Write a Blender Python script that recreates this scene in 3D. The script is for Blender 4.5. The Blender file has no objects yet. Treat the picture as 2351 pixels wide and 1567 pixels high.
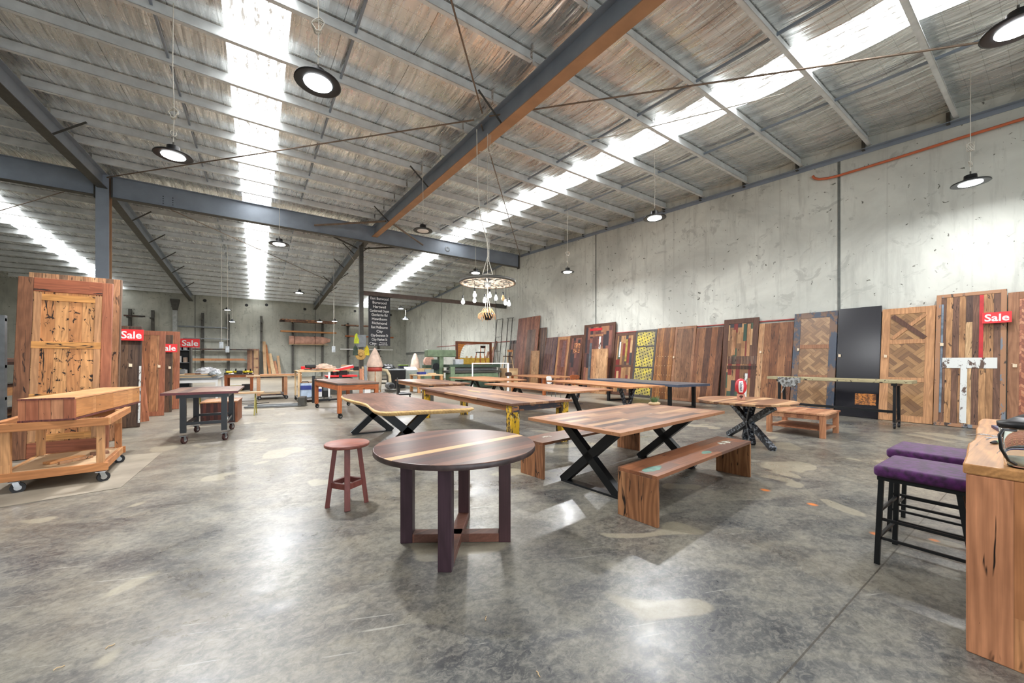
import bpy, bmesh, math, random
from mathutils import Vector, Matrix, Euler
R = math.radians
random.seed(7)
SC = bpy.context.scene
COL = SC.collection

# ------------------------------------------------------------------ camera
FPX, CXP, HYP, CAMZ = 861.5, 1175.5, 828.0, 1.52
YAW = R(34.2)
SN, CS = math.sin(YAW), math.cos(YAW)
cam = bpy.data.cameras.new('camera')
camo = bpy.data.objects.new('camera', cam); COL.objects.link(camo)
camo.location = (0, 0, CAMZ)
camo.rotation_euler = (R(90), 0, -YAW)
cam.sensor_width = 36; cam.sensor_fit = 'HORIZONTAL'
cam.lens = 36 * FPX / 2351
cam.shift_x = 0; cam.shift_y = (HYP - 783.5) / 2351
cam.clip_start = .05; cam.clip_end = 300
SC.camera = camo

# ------------------------------------------------------------------ colour management, world
SC.view_settings.view_transform = 'Standard'
SC.view_settings.look = 'None'
SC.view_settings.gamma = 1
SC.view_settings.use_curve_mapping = False
SC.view_settings.exposure = 0.88
W = bpy.data.worlds.new('overcast_sky'); SC.world = W; W.use_nodes = True
W.node_tree.nodes['Background'].inputs[0].default_value = (.86, .93, 1, 1)
W.node_tree.nodes['Background'].inputs[1].default_value = 3.2
SKYLIGHT_POWER = 4.2
LAMP_W = 130

# light portal in the open roller door behind the camera (lets the sky in)
pl = bpy.data.lights.new('door_portal', 'AREA'); pl.shape = 'RECTANGLE'; pl.size = 12; pl.size_y = 5
pl.cycles.is_portal = True
po = bpy.data.objects.new('door_portal', pl); COL.objects.link(po)
po.location = (2.2, -7.45, 2.55); po.rotation_euler = (R(90), 0, 0)

# ------------------------------------------------------------------ helpers: photo pixel -> point in the hall
def G(u, v, z=0.0):
    d = FPX * (CAMZ - z) / (v - HYP); a = (u - CXP) / FPX
    return Vector((d * (SN + a * CS), d * (CS - a * SN), z))
def PX(u, v, X):
    a = (u - CXP) / FPX; d = X / (SN + a * CS)
    return Vector((X, d * (CS - a * SN), CAMZ + (HYP - v) / FPX * d))
def PY(u, v, Y):
    a = (u - CXP) / FPX; d = Y / (CS - a * SN)
    return Vector((d * (SN + a * CS), Y, CAMZ + (HYP - v) / FPX * d))

def lin(c):
    def f(x):
        x /= 255.0
        return x / 12.92 if x <= .04045 else ((x + .055) / 1.055) ** 2.4
    return (f(c[0]), f(c[1]), f(c[2]), 1)

# ------------------------------------------------------------------ materials
class N:
    def __init__(s, name):
        s.m = bpy.data.materials.new(name); s.m.use_nodes = True
        s.t = s.m.node_tree; s.b = s.t.nodes['Principled BSDF']
    def n(s, t, **k):
        x = s.t.nodes.new(t)
        for a, b in k.items(): setattr(x, a, b)
        return x
    def l(s, a, b): s.t.links.new(a, b)
    def inp(s, node, i, v):
        if hasattr(v, 'links'): s.l(v, node.inputs[i])
        else: node.inputs[i].default_value = v
    def math(s, op, a, b=None, c=None, clamp=False):
        x = s.n('ShaderNodeMath', operation=op); x.use_clamp = clamp
        s.inp(x, 0, a)
        if b is not None: s.inp(x, 1, b)
        if c is not None: s.inp(x, 2, c)
        return x.outputs[0]
    def comb(s, a, b, c=0.0):
        x = s.n('ShaderNodeCombineXYZ'); s.inp(x, 0, a); s.inp(x, 1, b); s.inp(x, 2, c); return x.outputs[0]
    def noise(s, vec, scale=1.0, detail=3.0, rough=.55, dist=0.0):
        x = s.n('ShaderNodeTexNoise'); s.l(vec, x.inputs['Vector'])
        x.inputs['Scale'].default_value = scale; x.inputs['Detail'].default_value = detail
        x.inputs['Roughness'].default_value = rough; x.inputs['Distortion'].default_value = dist
        return x.outputs[0]
    def rng(s, v, a, b, c=0.0, d=1.0):
        x = s.n('ShaderNodeMapRange'); s.inp(x, 0, v); s.inp(x, 1, a); s.inp(x, 2, b); s.inp(x, 3, c); s.inp(x, 4, d)
        return x.outputs[0]
    def mix(s, f, a, b, mode='MIX'):
        x = s.n('ShaderNodeMix', data_type='RGBA', blend_type=mode)
        s.inp(x, 0, f); s.inp(x, 6, a); s.inp(x, 7, b); return x.outputs[2]
    def ramp(s, f, cols, const=True):
        x = s.n('ShaderNodeValToRGB'); r = x.color_ramp
        r.interpolation = 'CONSTANT' if const else 'LINEAR'
        n = len(cols)
        while len(r.elements) < n: r.elements.new(.5)
        for i, c in enumerate(cols):
            r.elements[i].position = i / n if const else i / max(1, n - 1)
            r.elements[i].color = c
        s.inp(x, 0, f); return x.outputs[0]
    def obj(s, w=False):
        tc = s.n('ShaderNodeTexCoord'); sp = s.n('ShaderNodeSeparateXYZ'); s.l(tc.outputs['Object'], sp.inputs[0])
        return tc.outputs['Object'], sp.outputs[0], sp.outputs[1], sp.outputs[2]
    def orand(s):
        return s.n('ShaderNodeObjectInfo').outputs['Random']
    def bump(s, h, st=.3, d=.01):
        x = s.n('ShaderNodeBump'); x.inputs['Strength'].default_value = st; x.inputs['Distance'].default_value = d
        s.l(h, x.inputs['Height']); s.l(x.outputs[0], s.b.inputs['Normal'])
    def out(s, col, rough=.5, metal=0.0):
        s.inp(s.b, 'Base Color', col); s.inp(s.b, 'Roughness', rough); s.inp(s.b, 'Metallic', metal)

MATS = {}
def plain(name, rgb, rough=.5, metal=0.0, mott=.12, scale=6.0):
    if name in MATS: return MATS[name]
    k = N(name); o, x, y, z = k.obj()
    n = k.noise(o, scale, 4)
    c = lin(rgb)
    lo = tuple(v * (1 - mott * 1.6) for v in c[:3]) + (1,); hi = tuple(min(1, v * (1 + mott)) for v in c[:3]) + (1,)
    k.out(k.mix(k.rng(n, .35, .65), lo, hi), rough, metal)
    MATS[name] = k.m; return k.m
def chipped(name, base, chip, thr=.56, scale=9.0, rough=.5, stretch=(1, 1, .35), third=None):
    k = N(name); o, x, y, z = k.obj()
    v = k.comb(k.math('MULTIPLY', x, stretch[0]), k.math('MULTIPLY', y, stretch[1]), k.math('MULTIPLY', z, stretch[2]))
    n = k.noise(v, scale, 8, .75)
    f = k.rng(n, thr - .012, thr + .012)
    c = k.mix(f, lin(base), lin(chip))
    if third:
        n2 = k.noise(v, scale * 2.2, 6, .7)
        c = k.mix(k.rng(n2, .6, .62), c, lin(third))
    k.out(c, rough); k.bump(f, .35, .004); MATS[name] = k.m; return k.m

def wood(name, cols, along='X', w=.12, L=1.3, rough=.38, ring=.22, knots=0.0, groove=.75, stripe=None, paint=None, grime=.25, across=None, fine=.18, vein=0):
    """procedural timber: boards of width w (and length L) with grain running along one local axis"""
    if name in MATS: return MATS[name]
    k = N(name); o, x, y, z = k.obj()
    if along == 'X': A, B, D = x, y, z
    elif along == 'Y': A, B, D = y, x, z
    else: A, B, D = z, x, y
    if across == 'Y' and along == 'Z': B, D = y, x
    rnd = k.orand()
    rs = k.math('MULTIPLY', rnd, 37.0)
    bw = k.math('DIVIDE', B, w)
    bw = k.math('ADD', bw, .37)
    idx = k.math('FLOOR', bw)
    wn = k.n('ShaderNodeTexWhiteNoise', noise_dimensions='2D'); k.l(k.comb(idx, rs), wn.inputs['Vector'])
    seg = k.math('FLOOR', k.math('ADD', k.math('DIVIDE', A, L), k.math('MULTIPLY', wn.outputs[0], 7.0)))
    wn2 = k.n('ShaderNodeTexWhiteNoise', noise_dimensions='3D'); k.l(k.comb(idx, seg, rs), wn2.inputs['Vector'])
    cols = [tuple(min(255, v * 1.05) for v in c) for c in cols]
    base = k.ramp(wn2.outputs[0], [lin(c) for c in cols])
    off = k.math('MULTIPLY', wn2.outputs[0], 53.0)
    gv = k.comb(k.math('ADD', k.math('MULTIPLY', A, .9), off), k.math('MULTIPLY', B, 5.0), k.math('MULTIPLY', D, 5.0))
    n1 = k.noise(gv, 1.0, 2, .5)
    ph = k.math('ADD', k.math('MULTIPLY', k.math('ADD', B, D), 95.0), k.math('MULTIPLY', n1, 42.0))
    rg = k.math('ADD', k.math('MULTIPLY', k.math('SINE', ph), .5), .5)
    fv = k.comb(k.math('ADD', k.math('MULTIPLY', A, 2.5), off), k.math('MULTIPLY', B, 90.0), k.math('MULTIPLY', D, 90.0))
    n2 = k.noise(fv, 1.0, 3, .6)
    dark = k.mix(1.0, base, (.33, .29, .27, 1), 'MULTIPLY')
    c = k.mix(k.math('MULTIPLY', rg, ring * 1.25), base, dark)
    c = k.mix(k.math('MULTIPLY', k.rng(n2, .35, .7), fine * 2), c, dark)
    gv2 = k.comb(k.math('MULTIPLY', A, 1.6), k.math('MULTIPLY', B, 4.0), k.math('MULTIPLY', D, 4.0))
    n3 = k.noise(gv2, 1.0, 4, .65)
    c = k.mix(k.math('MULTIPLY', k.rng(n3, .42, .66), grime * 1.6), c, dark)
    if paint:
        pc, thr, sc = paint
        pv = k.comb(k.math('ADD', k.math('MULTIPLY', A, 1.0), off), k.math('MULTIPLY', B, 3.0), k.math('MULTIPLY', D, 3.0))
        pn = k.noise(pv, sc, 7, .7)
        c = k.mix(k.rng(pn, thr, thr + .015), c, lin(pc))
    if knots > 0:
        kv = k.comb(k.math('ADD', k.math('MULTIPLY', A, 4.0 if knots < .8 else 11.0), off), k.math('MULTIPLY', B, 14.0), k.math('MULTIPLY', D, 14.0))
        kn = k.noise(kv, 1.0, 5, .6, .6)
        c = k.mix(k.rng(kn, .70 - knots * .12, .73 - knots * .12), c, lin((38, 24, 18)))
    if vein:
        vn = k.noise(k.comb(k.math('ADD', k.math('MULTIPLY', A, 1.1), off), k.math('MULTIPLY', B, 9.0), k.math('MULTIPLY', D, 9.0)), 1.0, 3, .5, .4)
        v2 = k.noise(k.comb(k.math('MULTIPLY', A, 2.2), k.math('MULTIPLY', B, 6.0), off), 1.0, 2, .5)
        vm = k.math('MULTIPLY', k.rng(k.math('ABSOLUTE', k.math('SUBTRACT', vn, .5)), .016, .008), k.rng(v2, .53, .56))
        c = k.mix(k.math('MULTIPLY', vm, vein), c, lin((34, 22, 16)))
    if stripe:
        sp, sw, scol = stripe
        f = k.math('LESS_THAN', k.math('ABSOLUTE', k.math('SUBTRACT', B, sp)), sw / 2)
        sc2 = k.mix(k.math('MULTIPLY', rg, .12), lin(scol), lin(tuple(v * .8 for v in scol)))
        c = k.mix(f, c, sc2)
    fr = k.math('ABSOLUTE', k.math('SUBTRACT', k.math('FRACT', bw), .5))
    edge = k.math('GREATER_THAN', fr, .5 - .0022 / w)
    c = k.mix(k.math('MULTIPLY', edge, groove), c, lin((30, 20, 15)))
    k.out(c, rough + .08); k.b.inputs['Specular IOR Level'].default_value = .4
    k.bump(k.math('SUBTRACT', n2, edge), .12, .002)
    MATS[name] = k.m; return k.m

def floor_mat():
    k = N('polished_concrete_floor'); o, x, y, z = k.obj()
    big = k.noise(o, .22, 5, .6, .6)
    mid = k.noise(o, .9, 7, .62, 1.2)
    sv = k.comb(k.math('ADD', k.math('MULTIPLY', x, .8), k.math('MULTIPLY', y, -.5)), k.math('ADD', k.math('MULTIPLY', y, 2.0), k.math('MULTIPLY', x, 1.2)))
    st = k.noise(sv, 1.3, 8, .68, .8)
    fine = k.noise(o, 9.0, 8, .75, .4)
    spk = k.noise(o, 55.0, 3, .6)
    c = k.ramp(mid, [lin((58, 62, 66)), lin((84, 86, 85)), lin((112, 111, 102)), lin((140, 136, 122)), lin((158, 153, 138))], False)
    mm = k.rng(mid, .30, .70)
    c = k.ramp(mm, [lin((52, 55, 59)), lin((74, 76, 78)), lin((98, 98, 94)), lin((124, 121, 111)), lin((140, 136, 124))], False)
    c = k.mix(k.math('MULTIPLY', k.rng(st, .46, .58), .55), c, lin((140, 136, 122)))
    c = k.mix(k.math('MULTIPLY', k.rng(st, .46, .36), .65), c, lin((50, 52, 56)))
    c = k.mix(k.math('MULTIPLY', k.rng(big, .42, .60), .5), c, lin((126, 112, 90)))
    c = k.mix(k.math('MULTIPLY', k.rng(fine, .42, .62), .5), c, lin((52, 54, 55)))
    f3 = k.noise(k.comb(k.math('MULTIPLY', x, 20.0), k.math('MULTIPLY', y, 26.0)), 1.0, 8, .8, .8)
    c = k.mix(k.math('MULTIPLY', k.rng(f3, .47, .60), .35), c, lin((160, 156, 144)))
    c = k.mix(k.math('MULTIPLY', k.rng(f3, .46, .36), .45), c, lin((46, 48, 50)))
    # pale levelled patches with crisp edges
    pn = k.noise(o, 1.1, 2, .45, .5)
    c = k.mix(k.math('MULTIPLY', k.rng(pn, .625, .64), .55), c, lin((166, 158, 136)))
    # white specks and scratches
    c = k.mix(k.math('MULTIPLY', k.rng(spk, .735, .76), .7), c, lin((205, 203, 196)))
    sc1 = k.comb(k.math('ADD', k.math('MULTIPLY', x, 1.0), k.math('MULTIPLY', y, -.4)), k.math('MULTIPLY', k.math('ADD', y, k.math('MULTIPLY', x, .4)), 26.0))
    sn = k.noise(sc1, 1.2, 3, .5)
    c = k.mix(k.math('MULTIPLY', k.rng(sn, .69, .72), .45), c, lin((186, 184, 174)))
    # saw dust film in the workshop half of the slab
    dust = k.rng(k.math('ADD', y, k.math('MULTIPLY', k.math('SUBTRACT', big, .5), 10.0)), 5.0, 15.0)
    c = k.mix(k.math('MULTIPLY', dust, .5), c, lin((164, 152, 132)))
    # saw-cut joints
    j1 = k.math('LESS_THAN', k.math('ABSOLUTE', k.math('ADD', k.math('SUBTRACT', y, .76), k.math('MULTIPLY', k.math('SUBTRACT', fine, .5), .008))), .0045)
    j2 = k.math('LESS_THAN', k.math('ABSOLUTE', k.math('SUBTRACT', y, 10.1)), .006)
    j3 = k.math('LESS_THAN', k.math('ABSOLUTE', k.math('SUBTRACT', x, 8.6)), .006)
    j = k.math('MAXIMUM', k.math('MAXIMUM', j1, j2), j3)
    c = k.mix(k.math('MULTIPLY', j, .8), c, lin((62, 56, 48)))
    # orange spray paint marks
    for ux, uy, rr in [(3.22, 2.28, .05), (4.95, 1.98, .06), (4.87, 1.5, .055), (4.5, .93, .05), (4.75, .62, .04)]:
        dx = k.math('SUBTRACT', x, ux); dy = k.math('SUBTRACT', y, uy)
        dd = k.math('SQRT', k.math('ADD', k.math('MULTIPLY', dx, dx), k.math('MULTIPLY', dy, dy)))
        c = k.mix(k.rng(dd, rr * .4, rr, .9, 0), c, lin((235, 130, 40)))
    rgh = k.rng(k.math('ADD', mid, k.math('MULTIPLY', fine, .6)), .5, 1.1, .20, .48)
    rgh = k.math('ADD', rgh, k.math('MULTIPLY', dust, .15))
    k.out(c, rgh); k.b.inputs['Specular IOR Level'].default_value = .6
    k.bump(k.math('SUBTRACT', fine, j), .12, .004)
    return k.m
def wall_mat(name, tint, horiz='Y'):
    k = N(name); o, x, y, z = k.obj()
    h = y if horiz == 'Y' else x
    v = k.comb(h, z, 0.0)
    n = k.noise(v, .35, 6, .6, .8)
    drip = k.noise(k.comb(k.math('MULTIPLY', h, 3.2), k.math('MULTIPLY', z, .35)), 1.2, 6, .65)
    mot = k.noise(v, 1.6, 7, .68, 1.0)
    t = lin(tint)
    c = k.mix(k.rng(n, .36, .64), tuple(q * .78 for q in t[:3]) + (1,), tuple(min(1, q * 1.12) for q in t[:3]) + (1,))
    c = k.mix(k.math('MULTIPLY', k.rng(drip, .52, .66), .45), c, tuple(q * .58 for q in t[:3]) + (1,))
    c = k.mix(k.math('MULTIPLY', k.rng(mot, .57, .62), .6), c, tuple(q * .62 for q in t[:3]) + (1,))
    pk = k.noise(k.comb(k.math('MULTIPLY', h, 1.0), k.math('MULTIPLY', z, 1.0)), 6.5, 4, .6, .5)
    c = k.mix(k.math('MULTIPLY', k.rng(pk, .665, .69), .9), c, lin((78, 76, 66)))
    lines = k.noise(k.comb(k.math('MULTIPLY', h, 7.0), k.math('MULTIPLY', z, .05)), 1.0, 2, .5)
    c = k.mix(k.math('MULTIPLY', k.rng(lines, .66, .70), .25), c, tuple(q * .6 for q in t[:3]) + (1,))
    k.out(c, .75); k.bump(mot, .15, .01); return k.m
def foil_mat():
    k = N('crinkled_roof_foil'); o, x, y, z = k.obj()
    v = k.comb(k.math('MULTIPLY', x, 5.0), k.math('MULTIPLY', y, .5))
    n = k.noise(v, 1.0, 3, .5, .6)
    v2 = k.comb(k.math('MULTIPLY', x, 16.0), k.math('MULTIPLY', y, 1.6))
    n2 = k.noise(v2, 1.0, 3, .5, .4)
    gx = k.math('ABSOLUTE', k.math('SUBTRACT', k.math('FRACT', k.math('DIVIDE', x, .30)), .5))
    gy = k.math('ABSOLUTE', k.math('SUBTRACT', k.math('FRACT', k.math('DIVIDE', y, .30)), .5))
    g = k.math('MAXIMUM', k.math('GREATER_THAN', gx, .493), k.math('GREATER_THAN', gy, .491))
    seam = k.math('GREATER_THAN', k.math('ABSOLUTE', k.math('SUBTRACT', k.math('FRACT', k.math('DIVIDE', x, 1.35)), .5)), .4955)
    c = k.mix(k.rng(n, .35, .65), lin((214, 214, 212)), lin((246, 246, 244)))
    c = k.mix(k.math('MULTIPLY', g, .45), c, lin((92, 90, 88)))
    c = k.mix(k.math('MULTIPLY', seam, .7), c, lin((62, 60, 60)))
    k.out(c, k.rng(n2, .3, .7, .2, .38), .8)
    k.bump(k.math('ADD', n, k.math('MULTIPLY', n2, .15)), .7, .05); return k.m
def skylight_mat():
    k = N('backlit_translucent_roof_sheet'); o, x, y, z = k.obj()
    rib = k.math('ABSOLUTE', k.math('SUBTRACT', k.math('FRACT', k.math('DIVIDE', x, .2)), .5))
    n = k.noise(k.comb(k.math('MULTIPLY', x, 16.0), k.math('MULTIPLY', y, 4.0)), 1.0, 4, .7)
    dirt = k.math('MULTIPLY', k.rng(rib, .22, .30), k.rng(n, .47, .53))
    cr = k.mix(k.math('MULTIPLY', dirt, .98), (1, 1, 1, 1), (.012, .012, .01, 1))
    k.out((.8, .8, .8, 1), .4)
    k.l(cr, k.b.inputs['Emission Color']); k.b.inputs['Emission Strength'].default_value = SKYLIGHT_POWER
    return k.m
def emit(name, col, st):
    if name in MATS: return MATS[name]
    k = N(name); k.out((.9, .9, .9, 1), .4)
    k.b.inputs['Emission Color'].default_value = col; k.b.inputs['Emission Strength'].default_value = st
    MATS[name] = k.m; return k.m
def glass(name, tint=(1, 1, 1, 1), rough=.05):
    k = N(name); k.out(tint, rough); k.b.inputs['Transmission Weight'].default_value = 1; k.b.inputs['IOR'].default_value = 1.08
    return k.m

# ------------------------------------------------------------------ mesh builder
class MB:
    def __init__(s): s.v = []; s.f = []; s.sm = []
    def add(s, vs, fs, smooth=False, M=None):
        o = len(s.v)
        for p in vs: s.v.append(tuple(M @ Vector(p)) if M else tuple(p))
        for f in fs: s.f.append(tuple(i + o for i in f)); s.sm.append(smooth)
        return s
    def box(s, x0, x1, y0, y1, z0, z1, M=None):
        vs = [(x0, y0, z0), (x1, y0, z0), (x1, y1, z0), (x0, y1, z0), (x0, y0, z1), (x1, y0, z1), (x1, y1, z1), (x0, y1, z1)]
        fs = [(0, 3, 2, 1), (4, 5, 6, 7), (0, 1, 5, 4), (1, 2, 6, 5), (2, 3, 7, 6), (3, 0, 4, 7)]
        return s.add(vs, fs, False, M)
    def cbox(s, c, sx, sy, sz, M=None):
        return s.box(c[0] - sx / 2, c[0] + sx / 2, c[1] - sy / 2, c[1] + sy / 2, c[2] - sz / 2, c[2] + sz / 2, M)
    def bar(s, a, b, w, h, up=(0, 0, 1), w2=None, h2=None):
        """rectangular bar from a to b: w across, h along 'up'"""
        a = Vector(a); b = Vector(b); d = (b - a).normalized(); u = Vector(up)
        if abs(d.dot(u)) > .99: u = Vector((0, 1, 0))
        sd = d.cross(u).normalized(); u = sd.cross(d).normalized()
        w2 = w if w2 is None else w2; h2 = h if h2 is None else h2
        vs = []
        for p, ww, hh in ((a, w, h), (b, w2, h2)):
            for i, j in ((-1, -1), (1, -1), (1, 1), (-1, 1)): vs.append(p + sd * (ww / 2 * i) + u * (hh / 2 * j))
        return s.add(vs, [(3, 2, 1, 0), (4, 5, 6, 7), (0, 1, 5, 4), (1, 2, 6, 5), (2, 3, 7, 6), (3, 0, 4, 7)])
    def cyl(s, a, b, r, r2=None, n=12, cap=True):
        a = Vector(a); b = Vector(b); d = (b - a).normalized(); r2 = r if r2 is None else r2
        u = Vector((0, 0, 1)) if abs(d.z) < .9 else Vector((1, 0, 0))
        e = d.cross(u).normalized(); g = d.cross(e)
        vs = [p + (e * math.cos(2 * math.pi * i / n) + g * math.sin(2 * math.pi * i / n)) * rr for p, rr in ((a, r), (b, r2)) for i in range(n)]
        s.add(vs, [(i, i + n, (i + 1) % n + n, (i + 1) % n) for i in range(n)], True)
        if cap: s.add(vs, [tuple(range(n)), tuple(range(2 * n - 1, n - 1, -1))])
        return s
    def tube(s, pts, r, n=6):
        pts = [Vector(p) for p in pts]; m = len(pts); vs = []; pe = None
        for i, p in enumerate(pts):
            d = (pts[min(i + 1, m - 1)] - pts[max(i - 1, 0)]).normalized()
            if pe is None:
                u = Vector((0, 0, 1)) if abs(d.z) < .9 else Vector((1, 0, 0)); e = d.cross(u).normalized()
            else: e = (pe - d * pe.dot(d)).normalized()
            pe = e; g = d.cross(e)
            for k in range(n):
                t = 2 * math.pi * k / n; vs.append(p + (e * math.cos(t) + g * math.sin(t)) * r)
        fs = [(i * n + k, i * n + (k + 1) % n, (i + 1) * n + (k + 1) % n, (i + 1) * n + k) for i in range(m - 1) for k in range(n)]
        s.add(vs, fs, True); s.add(vs, [tuple(range(n - 1, -1, -1)), tuple(range((m - 1) * n, m * n))]); return s
    def lathe(s, prof, c=(0, 0, 0), n=32, sx=1, sy=1, M=None):
        vs = []; m = len(prof)
        for r, z in prof:
            for i in range(n):
                t = 2 * math.pi * i / n; vs.append((c[0] + r * math.cos(t) * sx, c[1] + r * math.sin(t) * sy, c[2] + z))
        fs = [(j * n + i, j * n + (i + 1) % n, (j + 1) * n + (i + 1) % n, (j + 1) * n + i) for j in range(m - 1) for i in range(n)]
        return s.add(vs, fs, True, M)
    def prism(s, poly, z0, z1, M=None, inset=0):
        n = len(poly)
        cx = sum(p[0] for p in poly) / n; cy = sum(p[1] for p in poly) / n
        lo = [(cx + (p[0] - cx) * (1 - inset), cy + (p[1] - cy) * (1 - inset), z0) for p in poly]
        vs = lo + [(p[0], p[1], z1) for p in poly]
        fs = [tuple(range(n - 1, -1, -1)), tuple(range(n, 2 * n))] + [(i, (i + 1) % n, (i + 1) % n + n, i + n) for i in range(n)]
        return s.add(vs, fs, False, M)
    def obj(s, name, mat, parent=None, bevel=0, label=None, kind=None, loc=None):
        me = bpy.data.meshes.new(name); me.from_pydata(s.v, [], s.f)
        me.polygons.foreach_set('use_smooth', s.sm); me.update()
        me.materials.append(mat)
        o = bpy.data.objects.new(name, me); COL.objects.link(o)
        if parent: o.parent = parent
        if loc: o.location = loc
        if label: o['label'] = label
        if kind: o['kind'] = kind
        if bevel:
            b = o.modifiers.new('bevel', 'BEVEL'); b.width = bevel; b.segments = 2; b.limit_method = 'ANGLE'; b.angle_limit = R(40)
        return o
def thing(name, label, cat, loc=(0, 0, 0), rz=0.0, group=None):
    o = bpy.data.objects.new(name, None); COL.objects.link(o); o.empty_display_size = .1
    o.location = loc; o.rotation_euler = (0, 0, rz); return tag(o, label, cat, group)
def tag(o, label, cat, group=None, kind=None):
    o['label'] = label; o['category'] = cat
    if group: o['group'] = group
    if kind: o['kind'] = kind
    return o
def copy_tree(o, parent=None):
    c = o.copy(); COL.objects.link(c)
    if parent: c.parent = parent
    for ch in list(o.children): copy_tree(ch, c)
    return c
def dup(o, loc, rz=None, label=None, group=None):
    c = copy_tree(o); c.location = loc
    if rz is not None: c.rotation_euler = (0, 0, rz)
    if label: c['label'] = label
    if group: c['group'] = group
    return c
def text_mesh(name, body, size, mat, parent, M, align='CENTER', ext=.001, bold=0.0, sx=1.0):
    """flat lettering as a mesh; body may be a list of (text, dx, dy, size)"""
    items = body if isinstance(body, list) else [(body, 0, 0, size)]
    mb = MB()
    for tx, dx, dy, sz in items:
        cu = bpy.data.curves.new('t', 'FONT'); cu.body = tx; cu.size = sz; cu.align_x = align; cu.align_y = 'CENTER'
        cu.extrude = ext; cu.offset = bold * sz; cu.resolution_u = 3
        to = bpy.data.objects.new('t', cu); COL.objects.link(to)
        dg = bpy.context.evaluated_depsgraph_get(); me = to.evaluated_get(dg).to_mesh()
        vs = [M @ Vector((v.co.x * sx + dx, v.co.y + dy, v.co.z)) for v in me.vertices]
        mb.add(vs, [tuple(p.vertices) for p in me.polygons])
        to.evaluated_get(dg).to_mesh_clear(); bpy.data.objects.remove(to); bpy.data.curves.remove(cu)
    return mb.obj(name, mat, parent)
ORD = ['first', 'second', 'third', 'fourth', 'fifth', 'sixth', 'seventh', 'eighth', 'ninth', 'tenth', 'eleventh', 'twelfth', 'thirteenth', 'fourteenth', 'fifteenth', 'sixteenth']

# ------------------------------------------------------------------ material set
M_floor = floor_mat()
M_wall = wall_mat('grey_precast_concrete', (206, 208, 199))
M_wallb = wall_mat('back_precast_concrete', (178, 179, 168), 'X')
M_foil = foil_mat(); M_sky = skylight_mat()
M_galv = plain('galvanised_steel', (222, 226, 226), .4, .25, .08, 3)
M_galvb = plain('galvanised_dull', (120, 124, 126), .45, .6, .1, 6)
M_steel = plain('blue_grey_steel_paint', (142, 152, 164), .45, .1, .06, 2)
M_flange = plain('brown_flange', (176, 134, 98), .55, .05, .08, 2)  # brown tone for the central front rafter's bottom flange and column's rear flange
M_dsteel = plain('dark_steel', (78, 76, 70), .5, .2)
M_black = plain('black_powder_coat', (26, 29, 32), .35, .2, .1)
M_blackp = plain('black_plastic', (22, 22, 24), .45)
M_rubber = plain('rubber', (28, 28, 30), .7)
M_white = plain('white_enamel', (226, 226, 224), .4, 0, .03)
M_cord = plain('white_cord', (205, 200, 188), .6)
M_rod = plain('brown_tie_rod', (130, 112, 96), .5, .4)
M_copper = plain('copper_orange_conduit', (204, 112, 76), .45, .2, .06)
M_redpipe = plain('red_conduit', (168, 84, 78), .5)
M_caulk = plain('joint_sealant', (104, 108, 104), .8)
M_purple = plain('crushed_purple_velvet', (78, 22, 88), .65, 0, .4, 22)
M_purple.node_tree.nodes['Principled BSDF'].inputs['Sheen Weight'].default_value = .15
M_red = plain('sale_red', (226, 40, 44), .45, 0, .03)
M_lamp = emit('led_diffuser', (.96, .98, 1, 1), 40)
M_bulb = emit('bulb_glow', (1, .95, .86, 1), 35)
M_green = plain('machine_green', (122, 142, 112), .5, .1, .15, 4)
M_greend = plain('machine_dark_green', (62, 80, 66), .5, .1, .15, 4)
M_tag = plain('card_tag', (222, 202, 172), .7)
M_cloth = plain('canvas_cloth', (196, 170, 150), .85, 0, .12, 5)
M_ply = plain('plywood', (206, 176, 134), .6, 0, .12, 3)
M_mdf = plain('mdf_board', (190, 156, 118), .7, 0, .1, 3)
M_chrome = plain('zinc_caster', (190, 194, 198), .25, .9, .05)
M_yellow = plain('tool_yellow', (226, 204, 44), .45)
M_blue = plain('blue_plastic', (44, 58, 128), .4)
M_pblue = plain('pale_blue_enamel', (176, 194, 214), .4)

walnut = [(92, 60, 52), (74, 50, 46), (108, 72, 60), (84, 56, 50), (122, 84, 68)]
recyc = [(150, 108, 80), (118, 84, 68), (176, 134, 100), (134, 96, 76), (96, 72, 62), (162, 122, 96), (190, 150, 112)]
redgum = [(150, 92, 66), (130, 80, 60), (166, 108, 80), (142, 86, 62)]
honey = [(196, 142, 90), (182, 126, 78), (206, 154, 102), (170, 114, 70)]
mixed = [(172, 132, 92), (104, 78, 62), (200, 164, 120), (78, 62, 54), (160, 118, 80), (132, 98, 70), (190, 148, 104)]
brown = [(128, 82, 52), (112, 70, 44), (146, 96, 62), (98, 62, 42), (156, 108, 72)]
M_w_round = wood('dark_walnut_round_top', walnut, 'X', .098, 3.0, .28, .16, 0, .5, stripe=(-.105, .088, (206, 164, 116)), grime=.15)
M_w_walnutZ = wood('dark_walnut_legs', [(70, 44, 46), (82, 50, 50), (64, 44, 52)], 'Z', .3, 9, .4, .25, 0, 0)
M_w_walnutX = wood('dark_walnut_rails', [(120, 78, 62), (98, 66, 54)], 'X', .3, 9, .45, .25, 0, 0)
M_w_stool = wood('red_stained_stool', [(124, 66, 58), (112, 58, 52)], 'Z', .3, 9, .4, .2, 0, 0)
M_w_stooltop = wood('red_stained_seat', [(146, 88, 72), (132, 78, 66)], 'X', .3, 9, .4, .35, .3, 0)
M_w_rec = wood('recycled_boards_painted', recyc, 'X', .105, .75, .32, .14, .1, .5, paint=((150, 166, 162), .70, 1.5))
M_w_recedge = wood('recycled_edge_board', [(176, 126, 90), (160, 112, 80)], 'X', .3, 3, .35, .2, .1, 0)
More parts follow.
